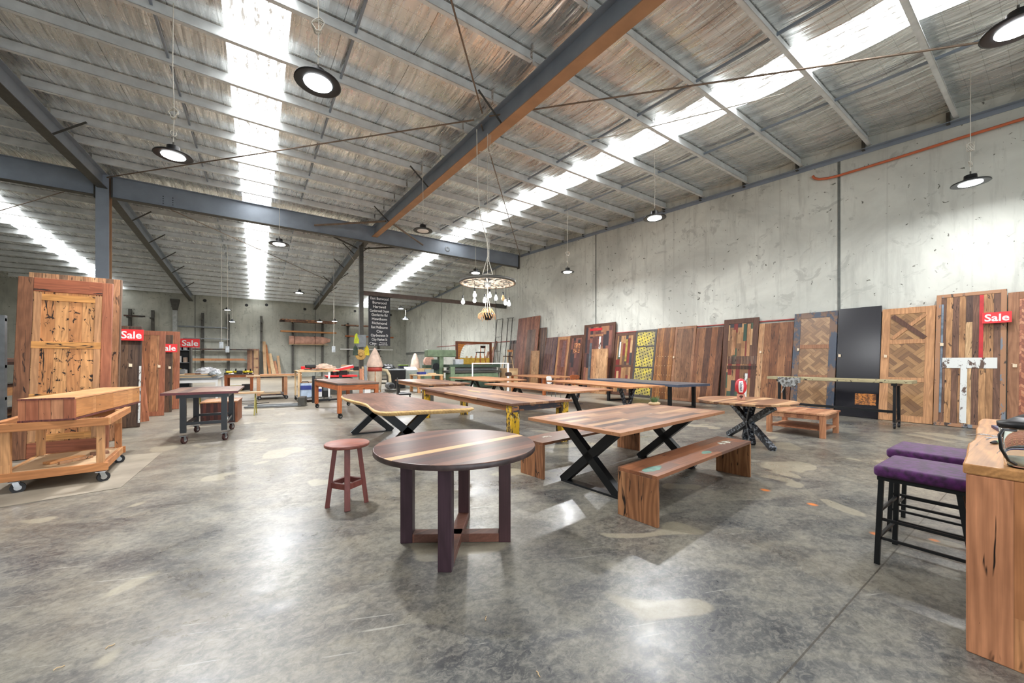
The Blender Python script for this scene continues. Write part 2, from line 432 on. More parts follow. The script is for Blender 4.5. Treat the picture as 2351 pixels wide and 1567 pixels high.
M_w_recedgeY = wood('recycled_end_board', [(170, 120, 84), (150, 102, 74)], 'Y', .3, 3, .35, .2, .1, 0)
M_w_bench = wood('recycled_bench_boards', [(132, 84, 58), (150, 98, 68), (108, 74, 60), (124, 88, 68)], 'X', .115, .8, .3, .18, .2, .5, paint=((70, 128, 112), .70, 1.7))
M_w_benchZ = wood('bench_end_timber', [(176, 126, 86), (158, 108, 72), (146, 100, 68)], 'Z', .19, 9, .45, .5, .3, .5, across='Y', vein=1)
M_w_slab = wood('live_edge_slab', [(130, 92, 74)], 'Y', 5, 20, .36, .42, .05, 0, grime=.6, fine=.2)
M_w_sap = wood('pale_sapwood_edge', [(214, 176, 116)], 'Y', 5, 20, .4, .3, .2, 0, grime=.3)
M_w_tableY = wood('long_table_boards', recyc[:4], 'Y', .14, 1.6, .32, .14, .1, .45)
M_w_tableY2 = wood('warm_table_boards', [(178, 126, 88), (160, 110, 76), (190, 140, 100)], 'Y', .13, 2.2, .32, .14, .1, .4)
M_w_tableY3 = wood('honey_table_boards', [(196, 138, 92), (180, 122, 80), (206, 150, 106)], 'Y', .13, 2.2, .32, .14, .05, .4)
M_w_greyY = wood('grey_stained_boards', [(112, 112, 118), (96, 98, 106), (126, 124, 126)], 'Y', .16, 4, .35, .14, .1, .4)
M_w_greyedge = plain('blue_grey_table_edge', (74, 82, 98), .4)
M_w_oval = wood('pale_recycled_round_top', [(190, 146, 106), (160, 116, 84), (208, 168, 128), (140, 102, 78)], 'X', .09, 2.4, .3, .14, 0, .4)
M_w_coffee = wood('coffee_table_timber', [(182, 128, 94), (160, 106, 78), (196, 146, 110)], 'X', .11, .8, .4, .25, .2, .4, paint=((124, 136, 110), .68, 1.6))
M_w_coffeeZ = wood('coffee_table_legs', [(196, 138, 100), (180, 120, 86)], 'Z', .3, 9, .4, .35, .3, 0)
M_w_pine = wood('trolley_pine', [(190, 128, 78), (176, 114, 66), (202, 144, 92)], 'X', .4, 3, .55, .25, .25, 0)
M_w_pineY = wood('trolley_pine_side', [(204, 150, 98), (186, 126, 78)], 'Y', .4, 3, .55, .25, .25, 0)
M_w_pineZ = wood('trolley_pine_posts', [(198, 146, 98), (180, 120, 74)], 'Z', .4, 3, .55, .25, .4, 0)
M_w_cab = wood('cabinet_end_boards', [(188, 122, 88), (170, 104, 76), (204, 144, 106)], 'Z', .1, 4, .35, .25, .35, .6)
M_w_cabY = wood('cabinet_front_timber', [(196, 138, 86), (208, 150, 98)], 'Y', .4, .75, .35, .2, .1, .5)
M_w_cabtop = wood('cabinet_top_timber', [(222, 166, 118), (210, 152, 104)], 'Y', .16, 4, .35, .14, .1, .3)
M_w_counter = wood('counter_slab_top', [(206, 152, 98), (196, 140, 88)], 'X', .5, 9, .3, .35, .2, .2, vein=.9)
M_w_counterZ = wood('counter_waterfall_end', [(212, 150, 102), (200, 136, 90), (208, 144, 104)], 'Z', .22, 9, .4, .32, .1, .2, across='Y', vein=1)
M_w_hatch = wood('weathered_bench_edge', [(176, 166, 130), (150, 144, 120)], 'Y', .4, 9, .5, .3, .9, 0)
M_w_orange = wood('orange_hardwood', [(186, 106, 58), (170, 92, 48)], 'Z', .4, 9, .45, .3, .2, 0)
M_w_orangeY = wood('orange_hardwood_rail', [(190, 108, 60), (172, 96, 50)], 'Y', .4, 9, .45, .3, .2, 0)
M_w_darktop = wood('dark_flat_top', [(118, 92, 80), (100, 80, 72), (132, 104, 88)], 'Y', .14, 2, .4, .15, .1, .3)
M_yellowleg = chipped('chipped_yellow_leg', (222, 176, 40), (70, 54, 38), .50, 9, .5, (1, 1, .35), (206, 196, 150))
M_apron = chipped('worn_apron', (62, 58, 64), (156, 104, 66), .50, 3, .5, (.3, 1, 2))
M_speck = chipped('speckled_black_metal', (24, 26, 32), (150, 158, 166), .555, 22, .4, (1, 1, 1))

# ================================================================== THE HALL
XW, XL, YF, YB, YR = 13.85, -18.4, -7.5, 41.5, 19.6
ZR, SL = 8.26, .0535
def zr(Y): return ZR - SL * abs(Y - YR)          # plane of purlin undersides / rafter tops
def struct(o): o['kind'] = 'structure'; return o
struct(MB().box(XL - .2, XW + .2, YF - 8, YB + .2, -.2, 0).obj('floor', M_floor))
# right wall and back wall
struct(MB().add([(XW, YF, 0), (XW, YB, 0), (XW, YB, zr(YB) + .3), (XW, YR, ZR + .3), (XW, YF, zr(YF) + .3),
                 (XW + .2, YF, 0), (XW + .2, YB, 0), (XW + .2, YB, zr(YB) + .3), (XW + .2, YR, ZR + .3), (XW + .2, YF, zr(YF) + .3)],
                [(0, 1, 2, 3, 4), (9, 8, 7, 6, 5), (0, 5, 6, 1), (1, 6, 7, 2), (2, 7, 8, 3), (3, 8, 9, 4), (4, 9, 5, 0)]).obj('wall_right', M_wall))
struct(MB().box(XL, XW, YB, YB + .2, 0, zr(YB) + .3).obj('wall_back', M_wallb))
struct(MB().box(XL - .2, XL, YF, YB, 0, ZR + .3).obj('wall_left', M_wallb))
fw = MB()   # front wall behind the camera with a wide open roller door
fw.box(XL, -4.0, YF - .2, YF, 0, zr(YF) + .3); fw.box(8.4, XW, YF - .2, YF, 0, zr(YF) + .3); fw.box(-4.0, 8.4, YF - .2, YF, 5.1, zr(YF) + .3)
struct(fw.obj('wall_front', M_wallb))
# vertical joints between the precast wall panels
for i, y in enumerate((3.64, 13.0, 22.4, 31.7)):
    o = MB().box(XW - .012, XW + .01, y - .03, y + .03, 0, zr(y) - .02).obj('trim_%d' % (i + 1), M_caulk); struct(o)
for i, x in enumerate((-4.35, 4.75, -13.7)):
    o = MB().box(x - .03, x + .03, YB - .012, YB + .01, 0, zr(YB)).obj('trim_%d' % (i + 5), M_caulk); struct(o)
# roof lining of crinkled foil, sagging between purlins, left open where the translucent sheets run
skyx = [(-9.2, .52), (0.0, .52), (9.2, .52)]
PY0, PSP = 3.0, 1.53
edges = [XL]
for c, h in skyx: edges += [c - h, c + h]
edges.append(XW)
def ceil_strip(x0, x1, side):
    mb = MB(); ys = []
    a, b = (YF, YR) if side == 0 else (YR, YB)
    n = int((b - a) / .255); ys = [a + (b - a) * i / n for i in range(n + 1)]
    vs = []
    for y in ys:
        t = ((y - PY0) / PSP) % 1.0
        z = zr(y) + .275 - .06 * math.sin(math.pi * t)
        vs += [(x0, y, z), (x1, y, z)]
    mb.add(vs, [(2 * i, 2 * i + 2, 2 * i + 3, 2 * i + 1) for i in range(len(ys) - 1)], True)
    return mb
cb = MB()
for i in range(0, len(edges), 2):
    for sd in (0, 1):
        m = ceil_strip(edges[i], edges[i + 1], sd); cb.add(m.v, m.f, True)
struct(cb.obj('ceiling', M_foil))
wn = 0
for c, h in skyx:
    for a, b, pos in ((YF, YR - .05, 'front'), (YR + .05, YB, 'rear')):
        wn += 1; mb = MB(); n = 10
        mb.add([(c - h, a, zr(a) + .285), (c + h, a, zr(a) + .285), (c + h, b, zr(b) + .285), (c - h, b, zr(b) + .285)], [(0, 3, 2, 1)])
        o = mb.obj('window_%d' % wn, M_sky); struct(o)
        # dark trimmer beside the strip
        fx = MB().box(-.02, .02, 0, b - a, 0, .06)
# purlins
def purlin_mesh():
    mb = MB(); L = 9.2 - .06
    t = .012
    mb.box(.03, .03 + L, 0, t, 0, .25); mb.box(.03, .03 + L, -.075, 0, 0, t); mb.box(.03, .03 + L, t, .08, .25 - t, .25)
    mb.box(.03, .03 + L, -.075, -.075 + t, 0, .025)
    return mb
pur0 = None
bays = [(-13.8, 'left bay'), (-4.6, 'middle bay'), (4.6, 'right bay')]
near_y = [PY0 + PSP * k for k in range(-2, 11)]
far_y = [PY0 + PSP * k for k in range(12, 26)]
for bx, bn in bays:
    for side, ys in (('in front of', near_y[::-1]), ('behind', far_y)):
        for i, y in enumerate(ys):
            if bx == -13.8 and y < 12: continue
            if y > YB - .2: continue
            lab = 'galvanised roof purlin, %s, %s row %s the cross beam' % (bn, ORD[i], side)
            if pur0 is None:
                pur0 = purlin_mesh().obj('roof_purlin', M_galv); o = pur0
            else: o = pur0.copy(); COL.objects.link(o)
            o.location = (bx, y, zr(y)); tag(o, lab, 'purlin', 'galvanised roof purlins')
# purlin bridging struts (short channels between purlins)
br0 = None; k = 0
for bx, bn in bays[1:]:
    for fx in ((3.05, 6.15) if bx < 0 else (3.3, 6.4)):
        for side, ys in (('in front of', near_y[::-1]), ('behind', far_y[:8])):
            for i in range(len(ys) - 1):
                y0, y1 = sorted((ys[i], ys[i + 1]))
                if y0 < -.1: continue
                if br0 is None:
                    br0 = MB().box(-.02, .02, .03, PSP - .03, 0, .05).obj('bridging_strut', M_steel); o = br0
                else: o = br0.copy(); COL.objects.link(o)
                o.location = (bx + fx, y0, zr(y0) + .12 )
                o.rotation_euler = (math.atan(SL) * (1 if y0 < YR - 1 else -1), 0, 0)
                tag(o, 'dark purlin strut, %s line, %s, %s gap %s the cross beam' % ('left' if fx < 4 else 'right', bn, ORD[i], side), 'strut', 'purlin bridging struts')
# I-beams
def ibeam(mb, p0, p1, depth, fl, tf=.02, tw=.016):
    p0 = Vector(p0); p1 = Vector(p1)
    mb.bar(p0 - Vector((0, 0, depth / 2)), p1 - Vector((0, 0, depth / 2)), tw, depth - 2 * tf)
    mb.bar(p0 - Vector((0, 0, tf / 2)), p1 - Vector((0, 0, tf / 2)), fl, tf)
    return mb
def rafter(name, x, y0, y1, label):
    t = thing(name, label, 'rafter', (x, 0, 0), 0, 'steel roof rafters')
    D, FLG = .52, .27
    p0 = Vector((0, y0, zr(y0) - .005)); p1 = Vector((0, y1, zr(y1) - .005))
    ibeam(MB(), p0, p1, D, FLG).obj('web', M_steel, t)
    d = Vector((0, 0, D - .01))
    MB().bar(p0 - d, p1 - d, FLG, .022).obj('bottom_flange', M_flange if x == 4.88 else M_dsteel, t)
    return t
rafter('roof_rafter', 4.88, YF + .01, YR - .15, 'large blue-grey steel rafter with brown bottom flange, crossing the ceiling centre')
rafter('roof_rafter', 4.7, YR + .15, YB - .01, 'dark steel rafter behind the cross beam above the station-name banner')
rafter('roof_rafter', -4.6, YF + .01, YR - .15, 'dark steel rafter at upper left, coming down onto the left column')
rafter('roof_rafter', -4.6, YR + .15, YB - .01, 'dark steel rafter running back from the left column to the rear wall')
def cross_beam(x0, x1, label):
    t = thing('cross_beam', label, 'beam', (0, YR, 0))
    D = .8
    ibeam(MB(), (x0, 0, ZR - .002), (x1, 0, ZR - .002), D, .26).obj('web', M_steel, t)
    MB().bar((x0, 0, ZR - D + .012), (x1, 0, ZR - D + .012), .26, .022).obj('bottom_flange', M_dsteel, t)
    mb = MB()
    mb.box(x0, x0 + .03, -.12, .12, ZR - D, ZR - .03); mb.box(x1 - .03, x1, -.12, .12, ZR - D - .08, ZR - .03)
    mb.obj('end_plate', M_dsteel, t)
    return t
b1 = cross_beam(-4.4, XW - .03, 'long deep blue-grey steel cross beam from the left column to the right wall')
mb = MB()
for i in range(4):
    for j in range(2): mb.cyl((-3.0 + j * .28, -.012, ZR - .38 - i * .09), (-3.0 + j * .28, -.02, ZR - .38 - i * .09), .018, n=8)
mb.obj('bolt_holes', M_black, b1)
MB().lathe([(.05, 0), (.16, 0), (.16, .004), (.05, .004), (.05, 0)], (8.9, 0, 0), 20, M=Matrix.Translation((0, -.012, ZR - .42)) @ Matrix.Rotation(R(90), 4, 'X')).obj('chalk_ring', plain('chalk_grey', (140, 146, 152), .7), b1)
cross_beam(-13.7, -4.8, 'blue-grey steel cross beam left of the column, at the left picture edge')
# column
t = thing('steel_column', 'blue-grey steel column under the beams, rising behind the tall leaning panels at left', 'column', (-4.6, YR, 0))
cm = MB(); cm.box(-.17, .17, -.17, -.145, 0, ZR - .02); cm.box(-.012, .012, -.145, .145, 0, ZR - .02); cm.obj('web', M_steel, t)
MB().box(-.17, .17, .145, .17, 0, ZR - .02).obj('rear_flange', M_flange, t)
MB().box(-.22, .22, -.22, .22, 0, .02).obj('base_plate', M_dsteel, t)
# post with jib beam to right wall
t = thing('steel_post', 'slim dark steel post left of the black station-name banner, straw hat hanging on it', 'post', (4.6, 21.1, 0))
MB().box(-.1, .1, -.1, .1, 0, zr(21.1) - .535).obj('shaft', M_dsteel, t)
MB().box(-.16, .16, -.16, .16, 0, .025).obj('base_plate', M_dsteel, t)
mb = MB(); mb.box(-.22, .22, -.16, .16, 2.25, 2.9); mb.obj('sheet_sleeve', M_galvb, t)
t = thing('wall_tie_beam', 'thin brown steel beam running from the post over the banner to the right wall', 'beam', (4.72, 21.1, 5.05))
MB().box(0, 13.1 - 4.72, -.06, .06, 0, .22).obj('beam', plain('brown_beam', (92, 78, 70), .5, .2), t)
MB().box(8.3, XW - 4.72 - .02, -.1, .1, -.02, .24).obj('end_cleat', M_dsteel, t)
# angle along the right wall and back wall
def angle(y0, y1, label):
    p0 = Vector((XW - .07, y0, zr(y0) - .05)); p1 = Vector((XW - .07, y1, zr(y1) - .05))
    m = MB(); m.bar(p0, p1, .12, .015); m.bar(p0 + Vector((.055, 0, -.05)), p1 + Vector((.055, 0, -.05)), .015, .12)
    return tag(m.obj('wall_angle', M_steel), label, 'angle')
angle(YF, YR - .15, 'blue-grey steel angle bolted along the top of the right wall, near slope')
angle(YR + .15, YB, 'blue-grey steel angle along the top of the right wall beyond the cross beam')
# cleats at the wall end of each purlin
cl0 = None
for side, ys in (('in front of', near_y[::-1]), ('behind', far_y)):
    for i, y in enumerate(ys):
        if cl0 is None:
            cl0 = MB().box(-.11, 0, -.03, .03, -.08, .2).obj('purlin_cleat', M_dsteel); o = cl0
        else: o = cl0.copy(); COL.objects.link(o)
        o.location = (XW - .01, y + .1, zr(y)); tag(o, 'small dark cleat on the right wall, %s purlin %s the cross beam' % (ORD[i], side), 'cleat', 'purlin cleats on the right wall')
# fly braces from purlin to rafter flange
fb0 = None
def kk_near(ks): return ks[0] < 11
def fly(x, y, s, label):
    global fb0
    z = zr(y)
    if fb0 is None:
        fb0 = MB().bar((0, 0, -.48), (.62, 0, .06), .05, .012, up=(0, 1, 0)).obj('fly_brace', M_dsteel); o = fb0
    else: o = fb0.copy(); COL.objects.link(o)
    o.location = (x + (.1 if s > 0 else -.1), y - .11, z); o.scale = (s, 1, 1)
    tag(o, label, 'brace', 'fly braces on the rafters')
for x, ks, nm, s_ in ((4.88, (0, 3, 6, 9), 'left side of the central rafter', -1), (4.7, (13, 15, 18, 21), 'left side of the central rafter', -1), (-4.6, (1, 5, 8), 'right side of the left rafter', 1), (-4.6, (13, 15, 17, 19, 22), 'right side of the left rafter', 1), (4.7, (13, 17, 20), 'right side of the central rafter', 1)):
    for i, kk in enumerate(ks[::-1] if kk_near(ks) else ks):
        y = PY0 + PSP * kk
        fly(x, y, s_, 'dark fly brace, %s, %s %s the cross beam' % (nm, ORD[i], 'in front of' if y < YR else 'behind'))
# knee braces in plan at the central junction
for (sx, sy, lab) in ((-1, -1, 'brown knee brace from the cross beam to the central rafter, front left of the crossing'), (1, -1, 'brown knee brace from the cross beam to the central rafter, front right of the crossing'),
                      (-1, 1, 'dark knee brace from the cross beam to the central rafter, rear left of the crossing'), (1, 1, 'dark knee brace from the cross beam to the central rafter, rear right of the crossing')):
    m = MB().cyl(((4.88 if sy < 0 else 4.7) + sx * .1, YR + sy * 2.5, 7.78), (4.8 + sx * 2.6, YR + sy * .14, 7.78), .045, n=8)
    tag(m.obj('knee_brace', M_rod if sy < 0 else M_dsteel), lab, 'brace')
# roof tie rods
rods = [((4.5, 8.3, 7.55), (-4.45, YR - .3, 8.1), 'thin steel tie rod from the central rafter to the left column head'),
        ((4.7, 8.3, 7.5), (XW - .1, YR - .3, 8.1), 'thin dark tie rod from the central rafter to the wall end of the cross beam'),
        ((4.7, 7.9, 7.5), (XW - .1, -3.0, 6.95), 'thin brown tie rod crossing the right skylight from the central rafter toward the near wall'),
        ((4.5, 7.9, 7.5), (-4.45, -3.0, 6.9), 'thin dark tie rod from the central rafter up to the top picture edge'),
        ((-4.8, YR + .3, 8.1), (-13.6, 31, 7.5), 'thin dark tie rod in the rear left roof bay'),
        ((-4.4, YR + .3, 8.1), (4.4, 31, 7.55), 'thin dark tie rod in the rear middle roof bay')]
for a, b, lab in rods:
    tag(MB().cyl(a, b, .018, n=6).obj('tie_rod', M_rod), lab, 'rod')
# conduit pipes on right wall
pts = [PX(u, v, XW - .06) for u, v in ((1866, 404), (1870, 409), (1880, 411), (1900, 409), (1922, 404), (2060, 362), (2200, 318), (2351, 272))]
d = pts[-1] - pts[-2]; pts.append(pts[-1] + d * 1.5)
tag(MB().tube(pts, .035, 8).obj('copper_pipe', M_copper), 'orange-red copper conduit sloping along the top right of the concrete wall', 'pipe')
pts = [PX(u, v, XW - .04) for u, v in ((1003, 797), (1168, 783), (1405, 763), (1621, 747), (1821, 732), (1990, 718), (2250, 697))]
for p in pts: p.z = 2.82
tag(MB().tube(pts, .024, 6).obj('red_conduit', M_redpipe), 'thin red conduit running low along the right wall behind the leaning panels', 'pipe')
m = MB(); m.box(XW - .06, XW - .005, 31.9, 41.4, 2.35, 2.42); m.box(XW - .06, XW - .005, 31.9, 41.4, 2.22, 2.26)
tag(m.obj('cable_tray', M_galvb), 'grey cable duct on the far end of the right wall', 'duct')
# rainwater pipe on back wall
p = PY(402, 760, YB - .2)
t = thing('downpipe', 'pale square rainwater downpipe with dark hopper on the rear wall, right of the Sale panels', 'pipe', (p.x, YB - .2, 0))
MB().box(-.14, .14, -.1, .18, 0, 5.7).obj('pipe', plain('pale_pipe', (176, 180, 178), .5), t)
MB().add([(-.14, -.12, 5.7), (.14, -.12, 5.7), (.14, .16, 5.7), (-.14, .16, 5.7), (-.3, -.2, 6.6), (.3, -.2, 6.6), (.3, .16, 6.6), (-.3, .16, 6.6)],
         [(0, 1, 5, 4), (1, 2, 6, 5), (2, 3, 7, 6), (3, 0, 4, 7), (4, 5, 6, 7)]).obj('hopper', M_dsteel, t)

# ------------------------------------------------------------------ lamps
def pendant(pos, label, on=True, coil=False, name='pendant_light', group='round led pendant lights', power=1.0, rad=.28, tilt=0):
    t = thing(name, label, 'light', pos, 0, group)
    s = rad / .23
    MB().lathe([(.03, .17), (.075, .16), (.08, .07), (.13, .055), (.225, .01), (.23, -.01), (.215, -.012), (.0, -.004)], n=36, sx=s, sy=s).obj('housing', M_black, t)
    MB().lathe([(0, -.024), (.10, -.024), (.135, -.018), (.14, -.008)], n=32, sx=s, sy=s).obj('diffuser', M_lamp if on else M_white, t)
    MB().cyl((0, 0, .17), (0, 0, .24), .012, n=8).obj('hook', M_dsteel, t)
    zt = zr(pos[1]) - pos[2] + .24
    m = MB(); m.tube([(0, 0, .23), (.01, 0, zt * .3), (-.01, 0, zt * .6), (0, 0, zt)], .007, 5)
    if coil:
        m.tube([(.06 * math.cos(a) * (1 + .3 * math.sin(a * 3)), .05 * math.sin(a * .9), .75 + .09 * math.sin(a)) for a in [i * .45 for i in range(60)]], .007, 5)
        m.tube([(.04 * math.cos(a), .03 * math.sin(a * 1.1), .4 + .06 * math.sin(a)) for a in [i * .5 for i in range(26)]], .005, 5)
    m.obj('cord', M_cord, t)
    if on:
        l = bpy.data.lights.new('led_light', 'AREA'); l.shape = 'DISK'; l.size = .22 * s; l.energy = LAMP_W * power; l.color = (.97, .98, 1)
        lo = bpy.data.objects.new('led_light', l); COL.objects.link(lo); lo.parent = t; lo.location = (0, 0, -.04)
    return t
LP = [(398, 357, 5.2, 'black led pendant with white diffuser at upper left, before the cross beam', 1, 1), (730, 190, 5.2, 'brightest led pendant glaring beside the middle skylight strip', 1, 1),
      (2228, 420, 5.2, 'black led pendant hanging by the right wall on a knotted white cord', 1, 1), (2338, 62, 5.2, 'glaring led pendant cut by the upper right picture corner', 1, 1),
      (1503, 500, 5.2, 'lit led pendant against the upper middle of the right wall', 1, 0), (1303, 624, 5.2, 'small led pendant hanging right of the wagon-wheel chandelier', 1, 1),
      (641, 560, 5.2, 'lit led pendant just under the cross beam, left of centre', 1, 0), (1092, 626, 5.2, 'lit led pendant just above the left rim of the wagon-wheel chandelier', 1, 0),
      (687, 672, 5.2, 'lit led pendant high behind the cross beam near the rear rafter', 1, 0), (522, 711, 5.2, 'upper of two small lit led pendants at the rear left rack', 1, 0),
      (533, 738, 4.5, 'lower of two small lit led pendants at the rear left rack', 1, 0), (734, 738, 4.5, 'left of two small lit led pendants before the rear right rack', 1, 0),
      (768, 737, 4.5, 'right of two small lit led pendants before the rear right rack', 1, 0), (920, 708, 5.2, 'wide lit led pendant right of the station-name banner', 1, 0),
      (931, 732, 4.5, 'small lit led pendant by the rear right corner, below another', 1, 0), (971, 529, 5.4, 'unlit oval led pendant under the cross beam right of the central rafter', 0, 0)]
for u, v, z, lab, on, coil in LP:
    p = G(u, v, z); pendant(p, lab, bool(on), bool(coil), power=(.35 if u == 2228 else .6 if u == 2338 else 1.0))
# loose cords
for pts, lab in (([G(1100, 348, 7.0), G(1145, 352, 7.0), G(1230, 340, 7.1), G(1420, 310, 7.2), G(1800, 215, 7.0)], 'white power cord slung under the roof from the central rafter to the near wall'),
                 ([G(850, 585, 7.2), G(815, 600, 7.0), G(800, 580, 7.2)], 'white cord looped at the central rafter behind the cross beam')):
    tag(MB().tube(pts, .012, 5).obj('slung_cable', M_cord), lab, 'cord')
# hanging power cords with sockets (rear workshop)
for u0, v1, v2, Y, lab in ((508, 790, 803, 26, 'left hanging power cord with white socket over the rear left benches'), (522, 800, 812, 27, 'right hanging power cord with white socket over the rear left benches'), (766, 800, 826, 24, 'hanging power cord with coiled loops and socket in front of the wrapped timber bundle')):
    p = PY(u0, v1, Y)
    t = thing('hanging_socket', lab, 'power cord', p, 0)
    MB().tube([(0, 0, .12), (.015, 0, 1.2), (0, 0, zr(Y) - p.z + .24)], .012, 5).obj('cord', M_cord, t)
    MB().box(-.09, .09, -.05, .05, -.22, .14).obj('socket_box', plain('socket_grey', (206, 214, 220), .5), t, .02)

# ------------------------------------------------------------------ chandelier
CH = Vector((4.62, 7.85, 3.42))
t = thing('wagon_wheel_chandelier', 'rusty pale wagon-wheel chandelier with bare bulbs hanging below the central rafter', 'chandelier', CH)
M_rim = chipped('weathered_iron_rim', (206, 190, 172), (96, 84, 74), .52, 10, .6, (1, 1, 1))
MB().lathe([(.60, -.03), (.665, -.03), (.665, .03), (.60, .03), (.60, -.03)], n=64).obj('rim', M_rim, t)
MB().lathe([(.665, -.035), (.68, -.035), (.68, .035), (.665, .035)], n=64).obj('tyre', M_dsteel, t)
MB().lathe([(0, -.1), (.07, -.1), (.09, -.03), (.11, 0), (.09, .05), (.06, .1), (0, .1)], n=20).obj('hub', M_galvb, t)
for i in range(14):
    a = 2 * math.pi * i / 14 + .1
    MB().bar((.08 * math.cos(a), .08 * math.sin(a), 0), (.61 * math.cos(a), .61 * math.sin(a), 0), .03, .025, w2=.02, h2=.02).obj('spoke', M_rim, t)
m = MB()
for i in range(6):
    a = 2 * math.pi * i / 6; m.tube([(.16 * math.cos(a), .16 * math.sin(a), .13), (0, 0, .62)], .006, 5)
m.tube([(0, 0, .6), (.01, .02, 1.5), (0, 0, 3.6)], .006, 5); m.tube([(.03, 0, .62), (-.02, 0, 1.0), (-.2, .02, 1.6), (-.28, 0, 2.4), (-.3, 0, 3.6)], .01, 5)
for dx in (.03, .06, .09): m.tube([(dx * .5, 0, .5), (dx, 0, 3.6)], .003, 4)
m.obj('suspension_wires', M_cord, t)
MB().lathe([(.17, .1), (.19, .13), (.15, .17), (.1, .19), (0, .18)], n=20).obj('cable_coil', M_cord, t)
for (bx, by, dz, on) in ((-.42, -.12, .30, 1), (-.52, .28, .42, 1), (-.12, .44, .33, 1), (-.3, -.38, .46, 1), (.0, -.1, .27, 1), (.2, -.38, .36, 0), (.30, .1, .28, 1), (.42, -.3, .46, 1), (.55, .05, .38, 1)):
    b = MB(); b.tube([(bx, by, -.03), (bx, by, -dz + .08)], .004, 4); b.cyl((bx, by, -dz + .02), (bx, by, -dz + .09), .018, n=10); bo = b.obj('bulb_holder', M_black, t)
    MB().lathe([(.0, -.115), (.025, -.11), (.042, -.08), (.04, -.05), (.018, -.005), (.016, .02)], (bx, by, -dz), 14).obj('bulb', M_bulb if on else plain('amber_glass_off', (210, 180, 130), .1), bo)
l = bpy.data.lights.new('bulb_light', 'POINT'); l.energy = 22; l.color = (1, .93, .82); l.shadow_soft_size = .25
lo = bpy.data.objects.new('bulb_light', l); COL.objects.link(lo); lo.parent = t; lo.location = (0, 0, -.45)
# hanging pot
t = thing('hanging_pot', 'small black hanging pot with dry straw-coloured trailing plant under the chandelier', 'plant', (CH.x, CH.y, 2.62))
MB().lathe([(0, -.11), (.08, -.11), (.12, -.04), (.13, .05), (.12, .055), (.0, .03)], n=24).obj('pot', M_black, t)
m = MB()
for i in range(18):
    a = random.uniform(0, 6.28); r1 = random.uniform(.15, .24); h = random.uniform(.03, .14)
    m.tube([(0.08 * math.cos(a), .08 * math.sin(a), .05), (r1 * .55 * math.cos(a), r1 * .55 * math.sin(a), .05 + h), (r1 * math.cos(a), r1 * math.sin(a), .03), (r1 * 1.05 * math.cos(a + .2), r1 * 1.05 * math.sin(a + .2), -random.uniform(.03, .14))], .008, 4)
m.obj('dry_foliage', plain('dry_straw', (214, 160, 110), .8), t)
m = MB()
for i in range(3):
    a = 2 * math.pi * i / 3; m.tube([(.1 * math.cos(a), .1 * math.sin(a), .04), (0, 0, .55)], .004, 4)
m.tube([(0, 0, .55), (0, 0, .715)], .005, 4)
m.obj('hanger', M_cord, t)

# ------------------------------------------------------------------ station-name banner
p0 = PY(848, 672, 20.9); p1 = PY(898, 790, 20.9)
BW, BT, BB = 1.16, 5.03, 2.35
t = thing('station_name_banner', 'long black banner with white station names hanging from the thin beam by the post', 'sign', (p0.x + BW / 2, 21.1, 0))
MB().box(-BW / 2, BW / 2, -.012, .012, BB, BT).obj('cloth', plain('banner_black', (40, 42, 48), .6, 0, .05), t)
MB().cyl((-BW / 2, 0, BT), (BW / 2, 0, BT), .02, n=8).obj('top_rod', M_dsteel, t)
names = ['East Burwood', 'Burwood', 'Hartwell', 'Camberwell Depot', 'Glenferrie Rd', 'Hawthorn', 'Richmond', 'East Melbourne', 'City', 'City-Swanston St', 'City-Market St']
items = []; st = (BT - BB) / 12
for i, s in enumerate(names):
    items.append((s, 0, BT - st * (i + .5), .2))
Mx = Matrix.Translation((0, -.016, 0)) @ Matrix.Rotation(R(90), 4, 'X')
mb = MB()
for tx, dx, dy, sz in items:
    k = {16: .66, 14: .70, 13: .78, 12: .86}.get(len(tx), 1.0 if len(tx) < 9 else .9)
    o = text_mesh('x', [(tx, 0, 0, sz)], sz, M_white, None, Matrix.Identity(4), bold=.012)
    mb.add([Mx @ Vector((v.co.x * k, v.co.y + dy, v.co.z)) for v in o.data.vertices], [tuple(p.vertices) for p in o.data.polygons]); bpy.data.objects.remove(o)
for tx, dx, dy, sz in (('City-', -.33, BT - st * 11.5, .2), ('Princes &', .2, BT - st * 11.5 + .05, .1), ('Spencer Sts', .2, BT - st * 11.5 - .05, .1)):
    o = text_mesh('x', [(tx, dx, 0, sz)], sz, M_white, None, Matrix.Identity(4), bold=.012)
    mb.add([Mx @ Vector((v.co.x, v.co.y + dy, v.co.z)) for v in o.data.vertices], [tuple(p.vertices) for p in o.data.polygons]); bpy.data.objects.remove(o)
mb.obj('lettering', M_white, t)

# ================================================================== FURNITURE IN THE FOREGROUND
# round walnut table on crossed base
t = thing('round_dining_table', 'dark walnut round table with one pale stripe and crossed square legs, front centre', 'table', (1.40, 2.90, 0), R(8.4))
n = 72; zt = .82; rr = .665
m = MB(); m.prism([(rr * math.cos(2 * math.pi * i / n), rr * math.sin(2 * math.pi * i / n)) for i in range(n)], zt - .042, zt)
m.obj('tabletop', M_w_round, t, .004)
MB().lathe([(rr + .0005, zt - .040), (rr + .003, zt - .036), (rr + .003, zt - .006), (rr + .0005, zt - .003)], n=72).obj('edge_band', plain('dark_table_edge', (62, 48, 46), .45, 0, .3, 12), t)
base_a = R(-32.6 - 8.4)
for i, (ang, L_) in enumerate(((base_a, .44), (base_a + R(180), .44), (base_a + R(87), .47), (base_a + R(267), .47))):
    c, s_ = math.cos(ang), math.sin(ang)
    Mx = Matrix.Translation((c * (L_ - .03), s_ * (L_ - .03), 0)) @ Matrix.Rotation(ang, 4, 'Z')
    MB().box(-.05, .05, -.05, .05, 0, zt - .042, Mx).obj('leg', M_w_walnutZ, t, .004)
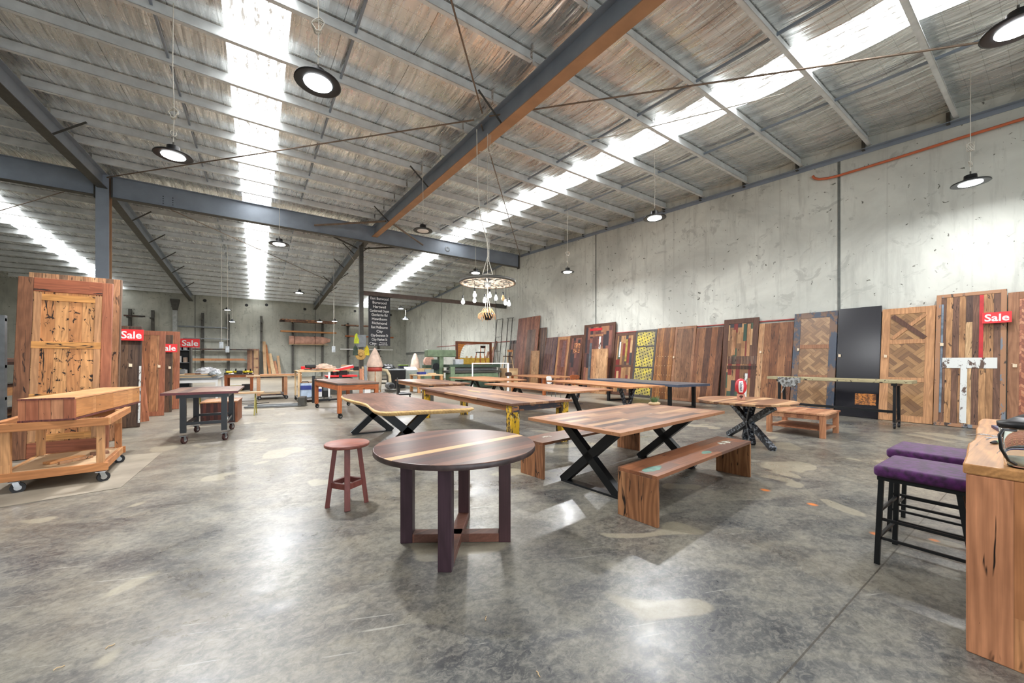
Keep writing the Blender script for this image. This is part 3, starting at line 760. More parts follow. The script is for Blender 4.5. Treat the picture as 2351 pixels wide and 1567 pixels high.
for ang, L_ in ((base_a, .36), (base_a + R(87), .39)):
    Mx = Matrix.Rotation(ang, 4, 'Z')
    MB().box(-L_, L_, -.05, .05, .005, .075, Mx).obj('floor_rail', M_w_walnutX, t, .003)
    MB().box(-L_, L_, -.045, .045, zt - .1, zt - .042, Mx).obj('top_rail', M_w_walnutX, t)
p = G(1028, 1300)
# low stool
t = thing('wooden_stool', 'small red-stained wooden stool with round seat, left of the round walnut table', 'stool', (.79, 4.27, 0), R(-10))
MB().lathe([(0, .622), (.215, .622), (.222, .63), (.222, .65), (.215, .656), (0, .656)], n=48).obj('seat', M_w_stooltop, t)
qs = [(-.19, 0), (0, -.19), (.19, 0), (0, .19)]
tp = [(-.115, 0), (0, -.115), (.115, 0), (0, .115)]
for (a, b), (c, d) in zip(qs, tp):
    MB().bar((a, b, 0), (c, d, .622), .055, .045, up=(a, b, .01)).obj('leg', M_w_stool, t, .003)
for i in range(4):
    a, b = qs[i]; c, d = qs[(i + 1) % 4]; f = .85
    MB().bar((a * f, b * f, .23 ), (c * f, d * f, .23), .03, .055).obj('stretcher', M_w_stool, t)

def xframe(t, x, hy, ztop, w=.1, d=.075, yc=0, base=True, mat=None, topspread=1.0, axis='Y'):
    mat = mat or M_black
    def P(a, z): return (x, yc + a, z) if axis == 'Y' else (yc + a, x, z)
    up = (1, 0, 0) if axis == 'Y' else (0, 1, 0)
    f = MB(); f.bar(P(-hy, .01), P(hy * topspread, ztop), w, d, up=up); f.bar(P(hy, .01), P(-hy * topspread, ztop), w, d, up=up)
    if base: f.bar(P(-hy, .012), P(hy, .012), .024, d * 1.2, up=up)
    f.bar(P(-hy * topspread * 1.05, ztop - .01), P(hy * topspread * 1.05, ztop - .01), .015, d * 1.2, up=up)
    return f
# x-leg table
t = thing('x_leg_table', 'recycled timber dining table with black crossed steel legs, between two benches', 'table', (4.21, 3.29, 0), R(5.7))
L, Wd, zt = 2.58, 1.36, .80
MB().box(-L / 2 + .11, L / 2 - .11, -Wd / 2 + .11, Wd / 2 - .11, zt - .036, zt).obj('tabletop', M_w_rec, t)
for s_ in (-1, 1):
    MB().box(-L / 2, L / 2, s_ * (Wd / 2 - .055) - .055, s_ * (Wd / 2 - .055) + .055, zt - .037, zt + .0005).obj('edge_board', M_w_recedge, t, .002)
    MB().box(s_ * (L / 2 - .055) - .055, s_ * (L / 2 - .055) + .055, -Wd / 2 + .11, Wd / 2 - .11, zt - .037, zt + .0005).obj('end_board', M_w_recedgeY, t, .002)
for x in (-.93, .84):
    xframe(t, x, .42, zt - .037, .10, .09, -.02).obj('leg_frame', M_black, t)
# benches
def bench(label, loc, rz, L=2.36, Wd=.42):
    t = thing('waterfall_bench', label, 'bench', loc, rz, 'timber benches at the x-leg table')
    MB().box(-L / 2, L / 2, -Wd / 2, Wd / 2, .436, .47).obj('seat_board', M_w_bench, t, .003)
    for s_ in (-1, 1): MB().box(s_ * (L / 2 - .019) - .019, s_ * (L / 2 - .019) + .019, -Wd / 2, Wd / 2, 0, .436).obj('end_panel', M_w_benchZ, t, .003)
    return t
def inlay(t, x, y, sx, sy, mat):
    n = 18; random.seed(int(x * 100) + 5)
    MB().prism([(x + sx * math.cos(i * 6.283 / n) * random.uniform(.7, 1), y + sy * math.sin(i * 6.283 / n) * random.uniform(.7, 1)) for i in range(n)], .4695, .4708).obj('paint_remnant', mat, t)
M_teal = plain('worn_teal_paint', (84, 128, 112), .5, 0, .2, 20)
M_pale = chipped('worn_white_paint', (196, 196, 180), (120, 92, 72), .5, 18, .5, (1, 1, 1))
b = bench('long timber bench with teal patches on the near side of the x-leg table', (4.16, 2.40, 0), R(5.6))
inlay(b, -.98, -.05, .17, .07, M_teal); inlay(b, .1, -.1, .1, .05, M_teal); inlay(b, .82, -.02, .19, .06, M_pale)
b = bench('darker timber bench half hidden on the far side of the x-leg table', (4.17, 4.10, 0), R(7))
inlay(b, -.85, .03, .09, .06, M_pale)
# small succulent on the x-leg table
p = G(1483, 924, .80)
t = thing('table_plant', 'small green succulent in driftwood lying on the far edge of the x-leg table', 'plant', (p.x - .12, p.y - .25, .80))
MB().lathe([(0, 0), (.11, 0), (.13, .025), (.09, .045), (0, .04)], n=16, sy=.6).obj('driftwood', M_ply, t)
m = MB(); random.seed(3)
for i in range(46):
    a = random.uniform(0, 6.28); rr_ = random.uniform(.02, .12); h = random.uniform(.03, .11)
    m.bar((rr_ * .3 * math.cos(a), rr_ * .3 * math.sin(a) , .03), (rr_ * math.cos(a), rr_ * math.sin(a) * .7, .03 + h), .02, .006, w2=.004, h2=.003)
m.obj('leaves', plain('succulent_green', (92, 118, 74), .6), t)

# round pale table with star base
t = thing('round_star_base_table', 'pale striped round table on speckled black crossed legs, with a red football on it', 'table', (7.45, 3.30, 0), R(4))
n = 72; zt = .80; rr = .80
MB().prism([(rr * math.cos(2 * math.pi * i / n), rr * math.sin(2 * math.pi * i / n)) for i in range(n)], zt - .038, zt, inset=.03).obj('tabletop', M_w_oval, t, .003)
MB().lathe([(0, zt - .06), (.3, zt - .06), (.3, zt - .038)], n=24).obj('mounting_plate', M_black, t)
off = Vector((7.45, 3.30, 0)); rot = Matrix.Rotation(-R(4), 3, 'Z')
def lo_(x, y, z): return rot @ (Vector((x, y, z)) - off)
for a, b in (((8.0, 3.87), (7.2, 2.75)), ((7.2, 2.75), (8.0, 3.87)), ((7.86, 3.5), (7.38, 3.15)), ((7.38, 3.15), (7.86, 3.5))):
    MB().bar(lo_(a[0], a[1], .02), lo_(b[0], b[1], zt - .06), .09, .09).obj('leg', M_speck, t, .003)
# football on timber stand
t = thing('football', 'red oval football with white sponsor panel standing upright on a block', 'football', (7.40, 3.36, .902))
m = MB(); m.lathe([(.094 * math.sqrt(max(0, 1 - (z / .15) ** 2)) if abs(z) < .15 else 0, z) for z in [-.15 + .3 * i / 24 for i in range(25)]], (0, 0, .145), 32); m.obj('ball', plain('football_red', (200, 48, 58), .4, 0, .05), t)
pn = MB(); vs = []
th0 = R(206)
for j in range(13):
    z = -.105 + .21 * j / 12; r_ = .0955 * math.sqrt(1 - (z / .15) ** 2) + .0012
    for i in range(7):
        a = th0 + R(-24) + R(48) * i / 6; vs.append((r_ * math.cos(a), r_ * math.sin(a), .145 + z))
pn.add(vs, [(j * 7 + i, j * 7 + i + 1, (j + 1) * 7 + i + 1, (j + 1) * 7 + i) for j in range(12) for i in range(6)], True)
pn.obj('white_panel', M_white, t)
o = text_mesh('x', [('United', 0, 0, .055)], .055, M_white, None, Matrix.Identity(4), bold=.02)
mb = MB(); vs = []
for v in o.data.vertices:
    z = -(v.co.x) ; a = th0 + (v.co.y) / .095; r_ = .0955 * math.sqrt(max(.01, 1 - (z / .15) ** 2)) + .0025
    vs.append((r_ * math.cos(a), r_ * math.sin(a), .145 + z * 1.0))
mb.add(vs, [tuple(p_.vertices) for p_ in o.data.polygons]); bpy.data.objects.remove(o)
mb.obj('lettering', plain('navy_print', (40, 48, 110), .5), t)
t = thing('football_stand', 'small pale timber block with dark tree emblem holding the football', 'stand', (7.40, 3.36, .80))
MB().box(-.06, .06, -.06, .06, 0, .105, Matrix.Rotation(R(-60), 4, 'Z')).obj('block', plain('pink_timber', (196, 140, 118), .6), t, .004)
Mx = Matrix.Rotation(R(-60), 4, 'Z') @ Matrix.Translation((0, -.061, .055)) @ Matrix.Rotation(R(90), 4, 'X')
e = MB(); e.prism([(.03 * math.cos(i * .5236), .012 + .022 * math.sin(i * .5236)) for i in range(12)], 0, .001, Mx); e.prism([(-.005, -.03), (.005, -.03), (.004, .0), (-.004, .0)], 0, .001, Mx)
e.obj('tree_emblem', plain('branded_dark', (70, 40, 34), .6), t)

# coffee table
t = thing('coffee_table', 'low timber coffee table with lower shelf beside the round star-base table', 'table', (9.62, 3.14, 0), R(3))
hx, hy, zt = .53, .52, .48
MB().box(-hx, hx, -hy, hy, zt - .035, zt).obj('tabletop', M_w_coffee, t, .003)
for sx in (-1, 1):
    for sy in (-1, 1): MB().box(sx * (hx - .065) - .045, sx * (hx - .065) + .045, sy * (hy - .065) - .045, sy * (hy - .065) + .045, 0, zt - .035).obj('leg', M_w_coffeeZ, t, .003)
    MB().box(sx * (hx - .05) - .012, sx * (hx - .05) + .012, -hy + .11, hy - .11, zt - .13, zt - .035).obj('apron', M_w_coffee, t)
    MB().box(-hx + .11, hx - .11, sx * (hy - .05) - .012, sx * (hy - .05) + .012, zt - .13, zt - .035).obj('apron', M_w_coffee, t)
MB().box(-hx + .05, hx - .05, -hy + .05, hy - .05, .14, .165).obj('shelf', M_w_coffee, t)

# casters
def caster(t, x, y, r, mat=None, rot=0.4, wheel=None):
    c, s_ = math.cos(rot), math.sin(rot); hw = r * .28
    w = MB(); ax = Vector((-s_, c, 0)); ctr = Vector((x + c * r * .35, y + s_ * r * .35, r))
    w.cyl(ctr - ax * hw, ctr + ax * hw, r, n=24); wo = w.obj('wheel', wheel or M_rubber, t, r * .12)
    MB().cyl(ctr - ax * (hw + .003), ctr + ax * (hw + .003), r * .5, n=16).obj('wheel_hub', M_chrome, wo)
    f = MB()
    for q in (-1, 1): f.bar(ctr + ax * q * (hw + .006) , Vector((x, y, r * 2.15)) + ax * q * (hw + .006), r * .75, .004, up=tuple(ax))
    f.cbox((x, y, r * 2.2), r * 1.5, r * 1.3, .008)
    f.obj('fork', mat or M_chrome, t)
# tall weathered work-bench on casters
t = thing('high_bench', 'tall narrow bench with weathered slab top and vise before the leaning panels', 'bench', (12.02, 3.27, 0), R(-2))
zt = 1.09; hl = 1.42
o = MB().box(-.22, .22, -hl, hl, zt - .075, zt).obj('bench_top', M_w_hatch, t, .008)
for sy in (-1, 1):
    for sx in (-1, 1):
        MB().bar((sx * .17, sy * (hl - .28), .14), (sx * .13, sy * (hl - .28), zt - .075), .07, .05).obj('leg', M_black, t)
        caster(t, sx * .17, sy * (hl - .28), .06)
    MB().box(-.2, .2, sy * (hl - .28) - .05, sy * (hl - .28) + .05, zt - .13, zt - .076).obj('top_bracket', M_black, t)
    MB().box(-.19, .19, sy * (hl - .28) - .025, sy * (hl - .28) + .025, .14, .18).obj('foot_rail', M_black, t)
MB().box(-.03, .03, -hl + .28, hl - .28, .33, .39).obj('long_rail', M_black, t)
v = MB(); v.box(-.3, -.22, .62, 1.12, zt - .15, zt - .01); v.prism([(.66, -.0), (1.08, 0), (1.0, -.12), (.74, -.12)], -.3, -.22, Matrix.Translation((0, 0, zt - .14)) @ Matrix(((0, 0, 1, 0), (1, 0, 0, 0), (0, 1, 0, 0), (0, 0, 0, 1))))
v.cyl((-.32, .86, zt - .14), (-.22, .86, zt - .14), .06, n=16); v.cyl((-.38, .86, zt - .14), (-.3, .86, zt - .14), .025, n=10); v.cyl((-.36, .86, zt - .1), (-.36, 1.0, zt - .42), .009, n=6)
v.obj('vise', chipped('worn_cast_iron', (150, 152, 150), (74, 70, 64), .52, 14, .5, (1, 1, 1)), t)

# timber counter with waterfall end
CZ = .985
t = thing('waterfall_counter', 'honey timber counter with wavy live edge and solid waterfall end, right foreground', 'counter', (0, 0, 0))
edge = [(3.07, .30), (3.35, .315), (3.6, .335), (3.83, .352), (4.05, .345), (4.37, .362), (4.7, .392), (5.0, .405), (5.3, .428), (5.55, .43), (5.6, .41)]
poly = [(x, y) for x, y in edge] + [(5.6, -.62), (3.07, -.62)]
MB().prism(poly[::-1], CZ - .055, CZ, inset=0).obj('counter_top', M_w_counter, t, .008)
MB().box(3.075, 3.135, -.62, .29, 0, CZ - .055).obj('waterfall_end', M_w_counterZ, t, .006)
MB().box(5.54, 5.6, -.62, .40, 0, CZ - .055).obj('far_end_panel', M_w_counterZ, t, .006)
MB().box(3.2, 5.5, -.6, -.56, .1, CZ - .055).obj('back_panel', M_w_counterZ, t)

# purple bar stools
def barstool(label, x0, x1, y0, y1):
    cx, cy = (x0 + x1) / 2, (y0 + y1) / 2; hx, hy = (x1 - x0) / 2, (y1 - y0) / 2
    t = thing('bar_stool', label, 'stool', (cx, cy, 0), 0, 'purple velvet bar stools')
    me = MB().box(-hx - .02, hx + .02, -hy - .02, hy + .02, .655, .74).obj('seat_cushion', M_purple, t, .03)
    me.modifiers['bevel'].segments = 4
    for p_ in me.data.polygons: p_.use_smooth = True
    MB().box(-hx, hx, -hy, hy, .63, .656).obj('seat_frame', M_black, t)
    ft = [(-hx + .0, -hy - .05), (hx, -hy - .05), (hx, hy), (-hx, hy)]
    tpp = [(-hx + .02, -hy + .03), (hx - .02, -hy + .03), (hx - .02, hy - .02), (-hx + .02, hy - .02)]
    for (a, b), (c, d) in zip(ft, tpp): MB().bar((a, b, 0), (c, d, .63), .03, .03, up=(1, 0, 0)).obj('leg', M_black, t)
    for z, sides in ((.2, (0, 1, 2, 3)), (.34, (3, 1)), (.40, (2, 0))):
        for i in sides:
            f = z / .6; a = [ft[i][q] * (1 - f) + tpp[i][q] * f for q in (0, 1)]; b_ = [ft[(i + 1) % 4][q] * (1 - f) + tpp[(i + 1) % 4][q] * f for q in (0, 1)]
            MB().bar((a[0], a[1], z), (b_[0], b_[1], z), .018, .018).obj('foot_rail', M_black, t)
barstool('nearer of two purple velvet bar stools with black steel frames at the timber counter', 3.85, 4.38, .36, .79)
barstool('farther of two purple velvet bar stools, partly behind the nearer one', 4.68, 5.2, .44, .88)

# things on the counter
gl = glass('clear_jug_glass', (.9, .93, .92, 1), .02)
jx = lambda u, v: G(u, v, CZ)
t = thing('blender_jug', 'clear blender jug with black lid and curved handle on the timber counter', 'blender', (3.18, .115, CZ))
MB().lathe([(0, .004), (.05, .004), (.055, .01), (.058, .04), (.075, .2), (.078, .2), (.062, .04), (.06, .0), (0, 0)], n=28).obj('jug', gl, t)
MB().lathe([(0, .2), (.082, .2), (.084, .225), (.05, .235), (.03, .25), (0, .25)], n=28).obj('lid', M_blackp, t)
h = [(-.075, .02, .19), (-.125, .055, .195), (-.145, .065, .17), (-.13, .06, .1), (-.09, .04, .04), (-.06, .02, .02)]
MB().tube(h, .0065, 8).obj('handle', M_blackp, t)
MB().lathe([(0, .01), (.05, .01), (.056, .05), (0, .05)], n=20).obj('pale_contents', plain('milky_rest', (226, 222, 205), .5), t)
t = thing('reading_glasses', 'pair of clear reading glasses lying folded on the timber counter', 'glasses', (4.3, .29, CZ), R(60))
m = MB()
for sx in (-.035, .035): m.lathe([(.026, .004), (.029, .004), (.029, .008), (.026, .008), (.026, .004)], (sx, 0, 0), 20, sy=.8)
m.cyl((-.01, 0, .008), (.01, 0, .008), .002, n=6); m.cyl((-.06, 0, .006), (-.05, .12, .004), .002, n=6); m.cyl((.06, 0, .006), (.05, .12, .004), .002, n=6)
m.obj('frame', M_chrome, t)
t = thing('marker_pen', 'white and green marker with black cap lying on the timber counter', 'pen', (4.0, .235, CZ), R(75))
MB().cyl((0, -.05, .011), (0, .06, .011), .010, n=12).obj('barrel', plain('pen_green_white', (150, 190, 140), .4), t)
MB().cyl((0, .06, .011), (0, .11, .011), .012, r2=.006, n=12).obj('cap', M_blackp, t)
t = thing('black_appliance', 'black rounded countertop appliance with grey cord at the right picture edge', 'appliance', (5.25, .08, CZ), 0)
MB().lathe([(0, 0), (.15, 0), (.17, .02), (.15, .07), (.1, .1), (0, .11)], n=28, sx=1.15).obj('body', M_blackp, t)
MB().tube([(-.1, .08, .08), (-.02, .06, .2), (.12, .0, .42), (.3, -.08, .6)], .008, 6).obj('cord', M_dsteel, t)
t = thing('notebook', 'blue and black notebook lying on the far part of the timber counter', 'book', (4.75, .20, CZ), R(12))
MB().box(-.15, .15, -.1, .1, 0, .022).obj('cover', plain('navy_cover', (44, 46, 92), .4), t, .003)
MB().box(-.147, .151, -.098, .098, .004, .018).obj('pages', M_white, t)

# ================================================================== LONG TABLES IN THE MIDDLE
def slab_poly(pts, z): return [(p.x, p.y) for p in (G(u, v, z) for u, v in pts)]
# live edge slab table
zt = .80
top = [(1.52, 8.75), (1.38, 8.2), (1.42, 7.4), (1.53, 6.7), (1.45, 6.15), (1.40, 5.55), (1.50, 5.38), (1.78, 5.32), (2.1, 5.25), (2.4, 5.16), (2.72, 5.08), (2.84, 5.2), (2.72, 5.6), (2.62, 6.2), (2.62, 6.9), (2.52, 7.6), (2.50, 8.2), (2.44, 8.75), (2.0, 8.88)]
t = thing('live_edge_table', 'dark slab table with pale wavy live edge on black crossed legs, left of centre', 'table', (2.0, 7.0, 0))
loc = [(x - 2.0, y - 7.0) for x, y in top]
def smooth(poly, it=2):
    for _ in range(it):
        q = []
        for i in range(len(poly)):
            a, b = poly[i], poly[(i + 1) % len(poly)]
            q += [(a[0] * .75 + b[0] * .25, a[1] * .75 + b[1] * .25), (a[0] * .25 + b[0] * .75, a[1] * .25 + b[1] * .75)]
        poly = q
    return poly
sp = smooth(loc); m = MB()
inner = [(x * .955, y * .985) for x, y in sp]
m.prism(inner[::-1], zt - .055, zt); m.obj('slab', M_w_slab, t)
m = MB(); nn = len(sp)
rings = [[(x, y, zt - .002) for x, y in inner], [(x * .99, y * .997, zt - .012) for x, y in sp], [(x, y, zt - .03) for x, y in sp], [(x * .93, y * .975, zt - .07) for x, y in sp]]
vs = [p for r_ in rings for p in r_]
m.add(vs, [(j * nn + (i + 1) % nn, j * nn + i, (j + 1) * nn + i, (j + 1) * nn + (i + 1) % nn) for j in range(3) for i in range(nn)], True)
m.add([(x * .93, y * .975, zt - .07) for x, y in sp], [tuple(range(nn))])
m.obj('live_edge', M_w_sap, t)
m = MB(); m.tube([(.78, -1.72, zt - .05), (.80, -1.74, zt - .13)], .002, 4); m.box(.77, .83, -1.745, -1.735, zt - .2, zt - .13); m.obj('price_tag', M_white, t)
for y in (-.95, 1.25): xframe(t, y, .40, zt - .07, .12, .08, .03, axis='X').obj('leg_frame', M_black, t)

def long_table(name, label, corner, Wd, L, rz, zt=.80, th=.045, mat=None, legs='X', edge=None, inset_near=.75, inset_far=.75, group=None, apron=None, legmat=None):
    """corner = near-left corner; long axis along local Y"""
    t = thing(name, label, 'table', (corner[0], corner[1], 0), rz, group)
    MB().box(0, Wd, 0, L, zt - th, zt).obj('tabletop', mat, t, .004)
    if edge:
        e = MB(); e.box(-.004, 0, 0, L, zt - th, zt - .002); e.box(-.004, Wd + .004, -.004, 0, zt - th, zt - .002); e.box(Wd, Wd + .004, 0, L, zt - th, zt - .002); e.obj('edge_trim', edge, t)
    z1 = zt - th; c = Wd / 2
    lm = legmat or M_black
    for y, nm in ((inset_near, 'n'), (L - inset_far, 'f')):
        if legs == 'V':
            m = MB(); m.bar((c, y, .01), (c - .3, y, z1), .09, .08, up=(0, 1, 0)); m.bar((c, y, .01), (c + .3, y, z1), .09, .08, up=(0, 1, 0)); m.box(c - .35, c + .35, y - .05, y + .05, z1 - .012, z1); m.box(c - .1, c + .1, y - .3, y + .3, 0, .012)
            m.obj('leg_frame', lm, t)
        elif legs == 'A':
            m = MB(); m.bar((c, y, z1), (c - .42, y, 0.01), .09, .08, up=(0, 1, 0)); m.bar((c, y, z1), (c + .42, y, 0.01), .09, .08, up=(0, 1, 0)); m.bar((c - .42, y, .01), (c + .42, y, .01), .02, .08, up=(0, 1, 0)); m.box(c - .45, c + .45, y - .1, y + .1, z1 - .03, z1)
            m.obj('leg_frame', lm, t)
        elif legs == 'U':
            m = MB(); m.box(.14, .22, y - .05, y + .05, 0, z1); m.box(Wd - .22, Wd - .14, y - .05, y + .05, 0, z1); m.box(.14, Wd - .14, y - .05, y + .05, 0, .06); m.box(.14, Wd - .14, y - .05, y + .05, z1 - .015, z1)
            m.obj('leg_frame', lm, t)
        elif legs == 'P':
            for x in (.1, Wd - .1): MB().box(x - .055, x + .055, y - .055, y + .055, 0, z1).obj('leg', lm, t, .004)
    if apron:
        i = .07
        for x in (i, Wd - i): MB().box(x - .014, x + .014, inset_near + .055, L - inset_far - .055, z1 - .11, z1).obj('apron', apron, t)
        for y in (inset_near, L - inset_far): MB().box(.1 + .055, Wd - .1 - .055, y - .014, y + .014, z1 - .11, z1).obj('apron', apron, t)
    return t
# farmhouse table with yellow legs
t = thing('farmhouse_table', 'long recycled timber table with chunky chipped yellow legs behind the round walnut table', 'table', (3.55, 5.22, 0), R(-1))
Wd, L, zt = 1.36, 4.6, .80
MB().box(0, Wd, 0, L, zt - .042, zt).obj('tabletop', M_w_tableY, t, .004)
for x in (.12, Wd - .12):
    for y in (.16, L - .22):
        MB().box(x - .085, x + .085, y - .085, y + .085, 0, zt - .042).obj('leg', M_yellowleg, t, .006)
for x in (.07, Wd - .07): MB().box(x - .016, x + .016, .245, L - .305, zt - .15, zt - .042).obj('apron', M_w_tableY2, t)
for y in (.12, L - .16): MB().box(.205, Wd - .205, y - .016, y + .016, zt - .15, zt - .042).obj('apron', M_apron, t, label='dark worn end apron')
MB().box(.62, .68, 2.3, 2.95, zt, zt + .0008).obj('paint_remnant', plain('yellow_trace', (206, 168, 74), .5), t)
MB().box(.0, .14, -.002, .0, zt - .15, zt - .05).obj('corner_cap', M_apron, t)
long_table('a_frame_table', 'long timber table on black a-frame legs between the yellow-legged and honey tables', (6.02, 6.48), 1.5, 3.95, 0, mat=M_w_tableY2, legs='A')
long_table('v_leg_table', 'long honey timber table on speckled v-shaped legs beside the dark grey table', (8.36, 6.70), 1.5, 4.0, R(-6), mat=M_w_tableY3, legs='V', legmat=M_speck)
long_table('grey_table', 'long dark grey table with blue-grey edge on square black loop legs, nearest the panels', (10.45, 6.52), 1.45, 4.3, R(-8), th=.075, mat=M_w_greyY, edge=M_w_greyedge, legs='U', inset_near=.45, inset_far=1.0)
long_table('square_leg_table', 'wide timber table with dark apron on square legs behind a black chair', (4.38, 10.95), 1.4, 3.5, 0, mat=M_w_tableY, legs='P', inset_near=.1, inset_far=.1, apron=M_w_tableY2, legmat=M_dsteel)
long_table('thin_top_table', 'thin timber table in front of the green planer and white frame', (6.9, 11.8), 1.75, 3.6, R(-3), mat=M_w_tableY2, legs='A')
long_table('box_end_table', 'low wide timber table with panel ends near the tall leaning boards', (10.4, 12.66), 1.9, 3.4, R(-4), mat=M_w_tableY2, legs='P', inset_near=.3, inset_far=.3, legmat=M_w_orange)

# square table on wheels
t = thing('wheeled_square_table', 'orange hardwood table with dark top on black casters, left of the live-edge table', 'table', (1.74, 10.66, 0), R(4))
Wd, L, zt = 1.08, 3.0, .93
MB().box(0, Wd, 0, L, zt - .03, zt).obj('tabletop', M_w_darktop, t)
MB().box(.005, Wd - .005, .005, L - .005, zt - .05, zt - .03).obj('top_underlay', M_dsteel, t)
for x in (.06, Wd - .06):
    for y in (.06, L - .06):
        MB().box(x - .05, x + .05, y - .05, y + .05, .14, zt - .05).obj('leg', M_w_orange, t, .004); caster(t, x, y, .062, M_blackp)
for y in (.03, L - .03): MB().box(.11, Wd - .11, y - .016, y + .016, zt - .19, zt - .05).obj('apron', wood('orange_hardwood_x', [(190, 108, 60), (172, 96, 50)], 'X', .4, 9, .45, .3, .2, 0), t)
for x in (.03, Wd - .03): MB().box(x - .016, x + .016, .11, L - .11, zt - .19, zt - .05).obj('apron', M_w_orangeY, t)

# black steel trolley table at left
t = thing('black_trolley_table', 'small dark trolley table with black steel legs and red casters, left of the aisle', 'table', (-1.42, 9.0, 0), R(-2))
Wd, L, zt = 1.12, 1.75, .945
MB().box(0, Wd, 0, L, zt - .035, zt).obj('tabletop', M_w_darktop, t)
MB().box(-.003, Wd + .003, -.005, 0, zt - .045, zt - .003).obj('edge_trim', plain('dark_red_edge', (92, 44, 48), .5), t)
for x in (.3, Wd - .22):
    for y in (.08, L - .35):
        MB().box(x - .045, x + .045, y - .03, y + .03, .2, zt - .035).obj('leg', M_black, t); caster(t, x, y, .065, M_galvb, 1.1, plain('red_wheel', (58, 30, 28), .6))
MB().box(.2, Wd - .15, .06, L - .3, zt - .11, zt - .036).obj('sub_frame', M_black, t)
for y in (.08, L - .35): MB().box(.3, Wd - .22, y - .02, y + .02, .34, .39).obj('cross_rail', M_black, t)
for x in (.3, Wd - .22): MB().box(x - .02, x + .02, .08, L - .35, .3, .35).obj('side_rail', M_black, t)

# ================================================================== LEANING PANELS
def parquet(name, cols, cell=.26, mode='basket'):
    k = N(name); o, x, y, z = k.obj()
    if mode == 'basket':
        u = k.math('MULTIPLY', k.math('ADD', x, z), .7071); v = k.math('MULTIPLY', k.math('SUBTRACT', x, z), .7071)
    else:
        u = x; zz = k.math('ADD', z, k.math('MULTIPLY', k.math('ABSOLUTE', k.math('SUBTRACT', k.math('FRACT', k.math('DIVIDE', x, .36)), .5)), .36)); v = zz
    if mode == 'basket':
        cu = k.math('FLOOR', k.math('DIVIDE', u, cell)); cv = k.math('FLOOR', k.math('DIVIDE', v, cell))
        par = k.math('FLOORED_MODULO', k.math('ADD', cu, cv), 2.0)
        a = k.math('ADD', k.math('MULTIPLY', par, u), k.math('MULTIPLY', k.math('SUBTRACT', 1.0, par), v))
        b = k.math('ADD', k.math('MULTIPLY', par, v), k.math('MULTIPLY', k.math('SUBTRACT', 1.0, par), u))
    else:
        cu = k.math('FLOOR', k.math('DIVIDE', x, .18)); cv = cu; a = x; b = v
    bw = cell / 3.0 if mode == 'basket' else .065
    bi = k.math('FLOOR', k.math('DIVIDE', b, bw))
    wn = k.n('ShaderNodeTexWhiteNoise', noise_dimensions='3D')
    k.l(k.comb(bi, cu, cv), wn.inputs['Vector'])
    base = k.ramp(wn.outputs[0], [lin(c) for c in cols])
    g = k.noise(k.comb(k.math('MULTIPLY', a, 4.0), k.math('MULTIPLY', b, 60.0), wn.outputs[0]), 1.0, 3, .6)
    c = k.mix(k.math('MULTIPLY', k.rng(g, .35, .7), .45), base, k.mix(1.0, base, (.4, .33, .28, 1), 'MULTIPLY'))
    fr = k.math('ABSOLUTE', k.math('SUBTRACT', k.math('FRACT', k.math('DIVIDE', b, bw)), .5))
    c = k.mix(k.math('MULTIPLY', k.math('GREATER_THAN', fr, .47), .7), c, lin((40, 28, 20)))
    k.out(c, .4); MATS[name] = k.m; return k.m
M_parq = parquet('oak_basket_parquet', [(156, 122, 86), (142, 108, 74), (130, 98, 68), (166, 132, 94), (122, 92, 64)], .22)
M_parq2 = parquet('brown_basket_parquet', [(150, 114, 76), (168, 130, 88), (134, 100, 66), (120, 88, 60), (158, 120, 80)], .27)
M_chev = parquet('red_chevron_parquet', [(184, 122, 90), (160, 98, 72), (140, 84, 64), (198, 140, 106)], mode='chev')
PLK = lambda n, cols, w=.11, kn=.4, L=60, **q: wood(n, cols, 'Z', w, L, .42, .42, kn, .8, grime=.4, fine=.28, vein=.8, **q)
M_pk_mixed = PLK('mixed_strip_planks', mixed, .1, .5)
M_pk_brown = PLK('brown_planks', brown, .22, .3)
M_pk_gold = PLK('golden_planks', [(158, 104, 54), (136, 86, 44), (172, 118, 66), (122, 78, 42)], .09, .2)
M_pk_light = PLK('light_planks', [(196, 150, 108), (180, 132, 94), (206, 164, 122)], .2, .3)
M_pk_red = PLK('reddish_planks', [(158, 104, 84), (142, 92, 76), (170, 116, 92)], .16, .4)
M_pk_grey = PLK('greyed_planks', [(128, 102, 88), (112, 92, 84), (142, 116, 100), (104, 84, 76)], .12, .4)
M_pk_purple = PLK('purple_grey_planks', [(112, 88, 92), (96, 78, 84), (124, 98, 96), (140, 110, 100)], .1, .3)
M_pk_dark = PLK('dark_planks', [(74, 54, 46), (58, 46, 42), (92, 66, 52), (48, 40, 38)], .16, .4)
M_mosaic = wood('mosaic_offcuts', mixed + [(74, 92, 74), (128, 52, 48), (60, 58, 62)], 'Z', .13, .55, .42, .25, .4, .7)
M_mosaic2 = wood('red_brown_offcuts', [(120, 80, 72), (98, 66, 62), (140, 92, 78), (62, 54, 58), (156, 112, 84)], 'Z', .17, .7, .42, .25, .3, .7)
M_fr_dark = wood('dark_frame_rail', [(96, 66, 52)], 'Z', 5, 9, .45, .3, .2, 0)
M_fr_brown = wood('brown_frame_rail', [(156, 112, 82)], 'Z', 5, 9, .45, .3, .2, 0)
M_fr_light = wood('light_frame_rail', [(190, 142, 100)], 'Z', 5, 9, .45, .3, .2, 0)
M_fr_red = wood('red_frame_rail', [(168, 104, 74)], 'Z', 5, 9, .4, .3, .2, 0)
M_fr_bl = chipped('blue_traced_frame', (154, 112, 80), (112, 120, 128), .59, 3, .5, (1, 1, .5), (60, 48, 42))
M_blackgloss = plain('gloss_black_panel', (26, 26, 32), .22, 0, .1)
M_perf = None
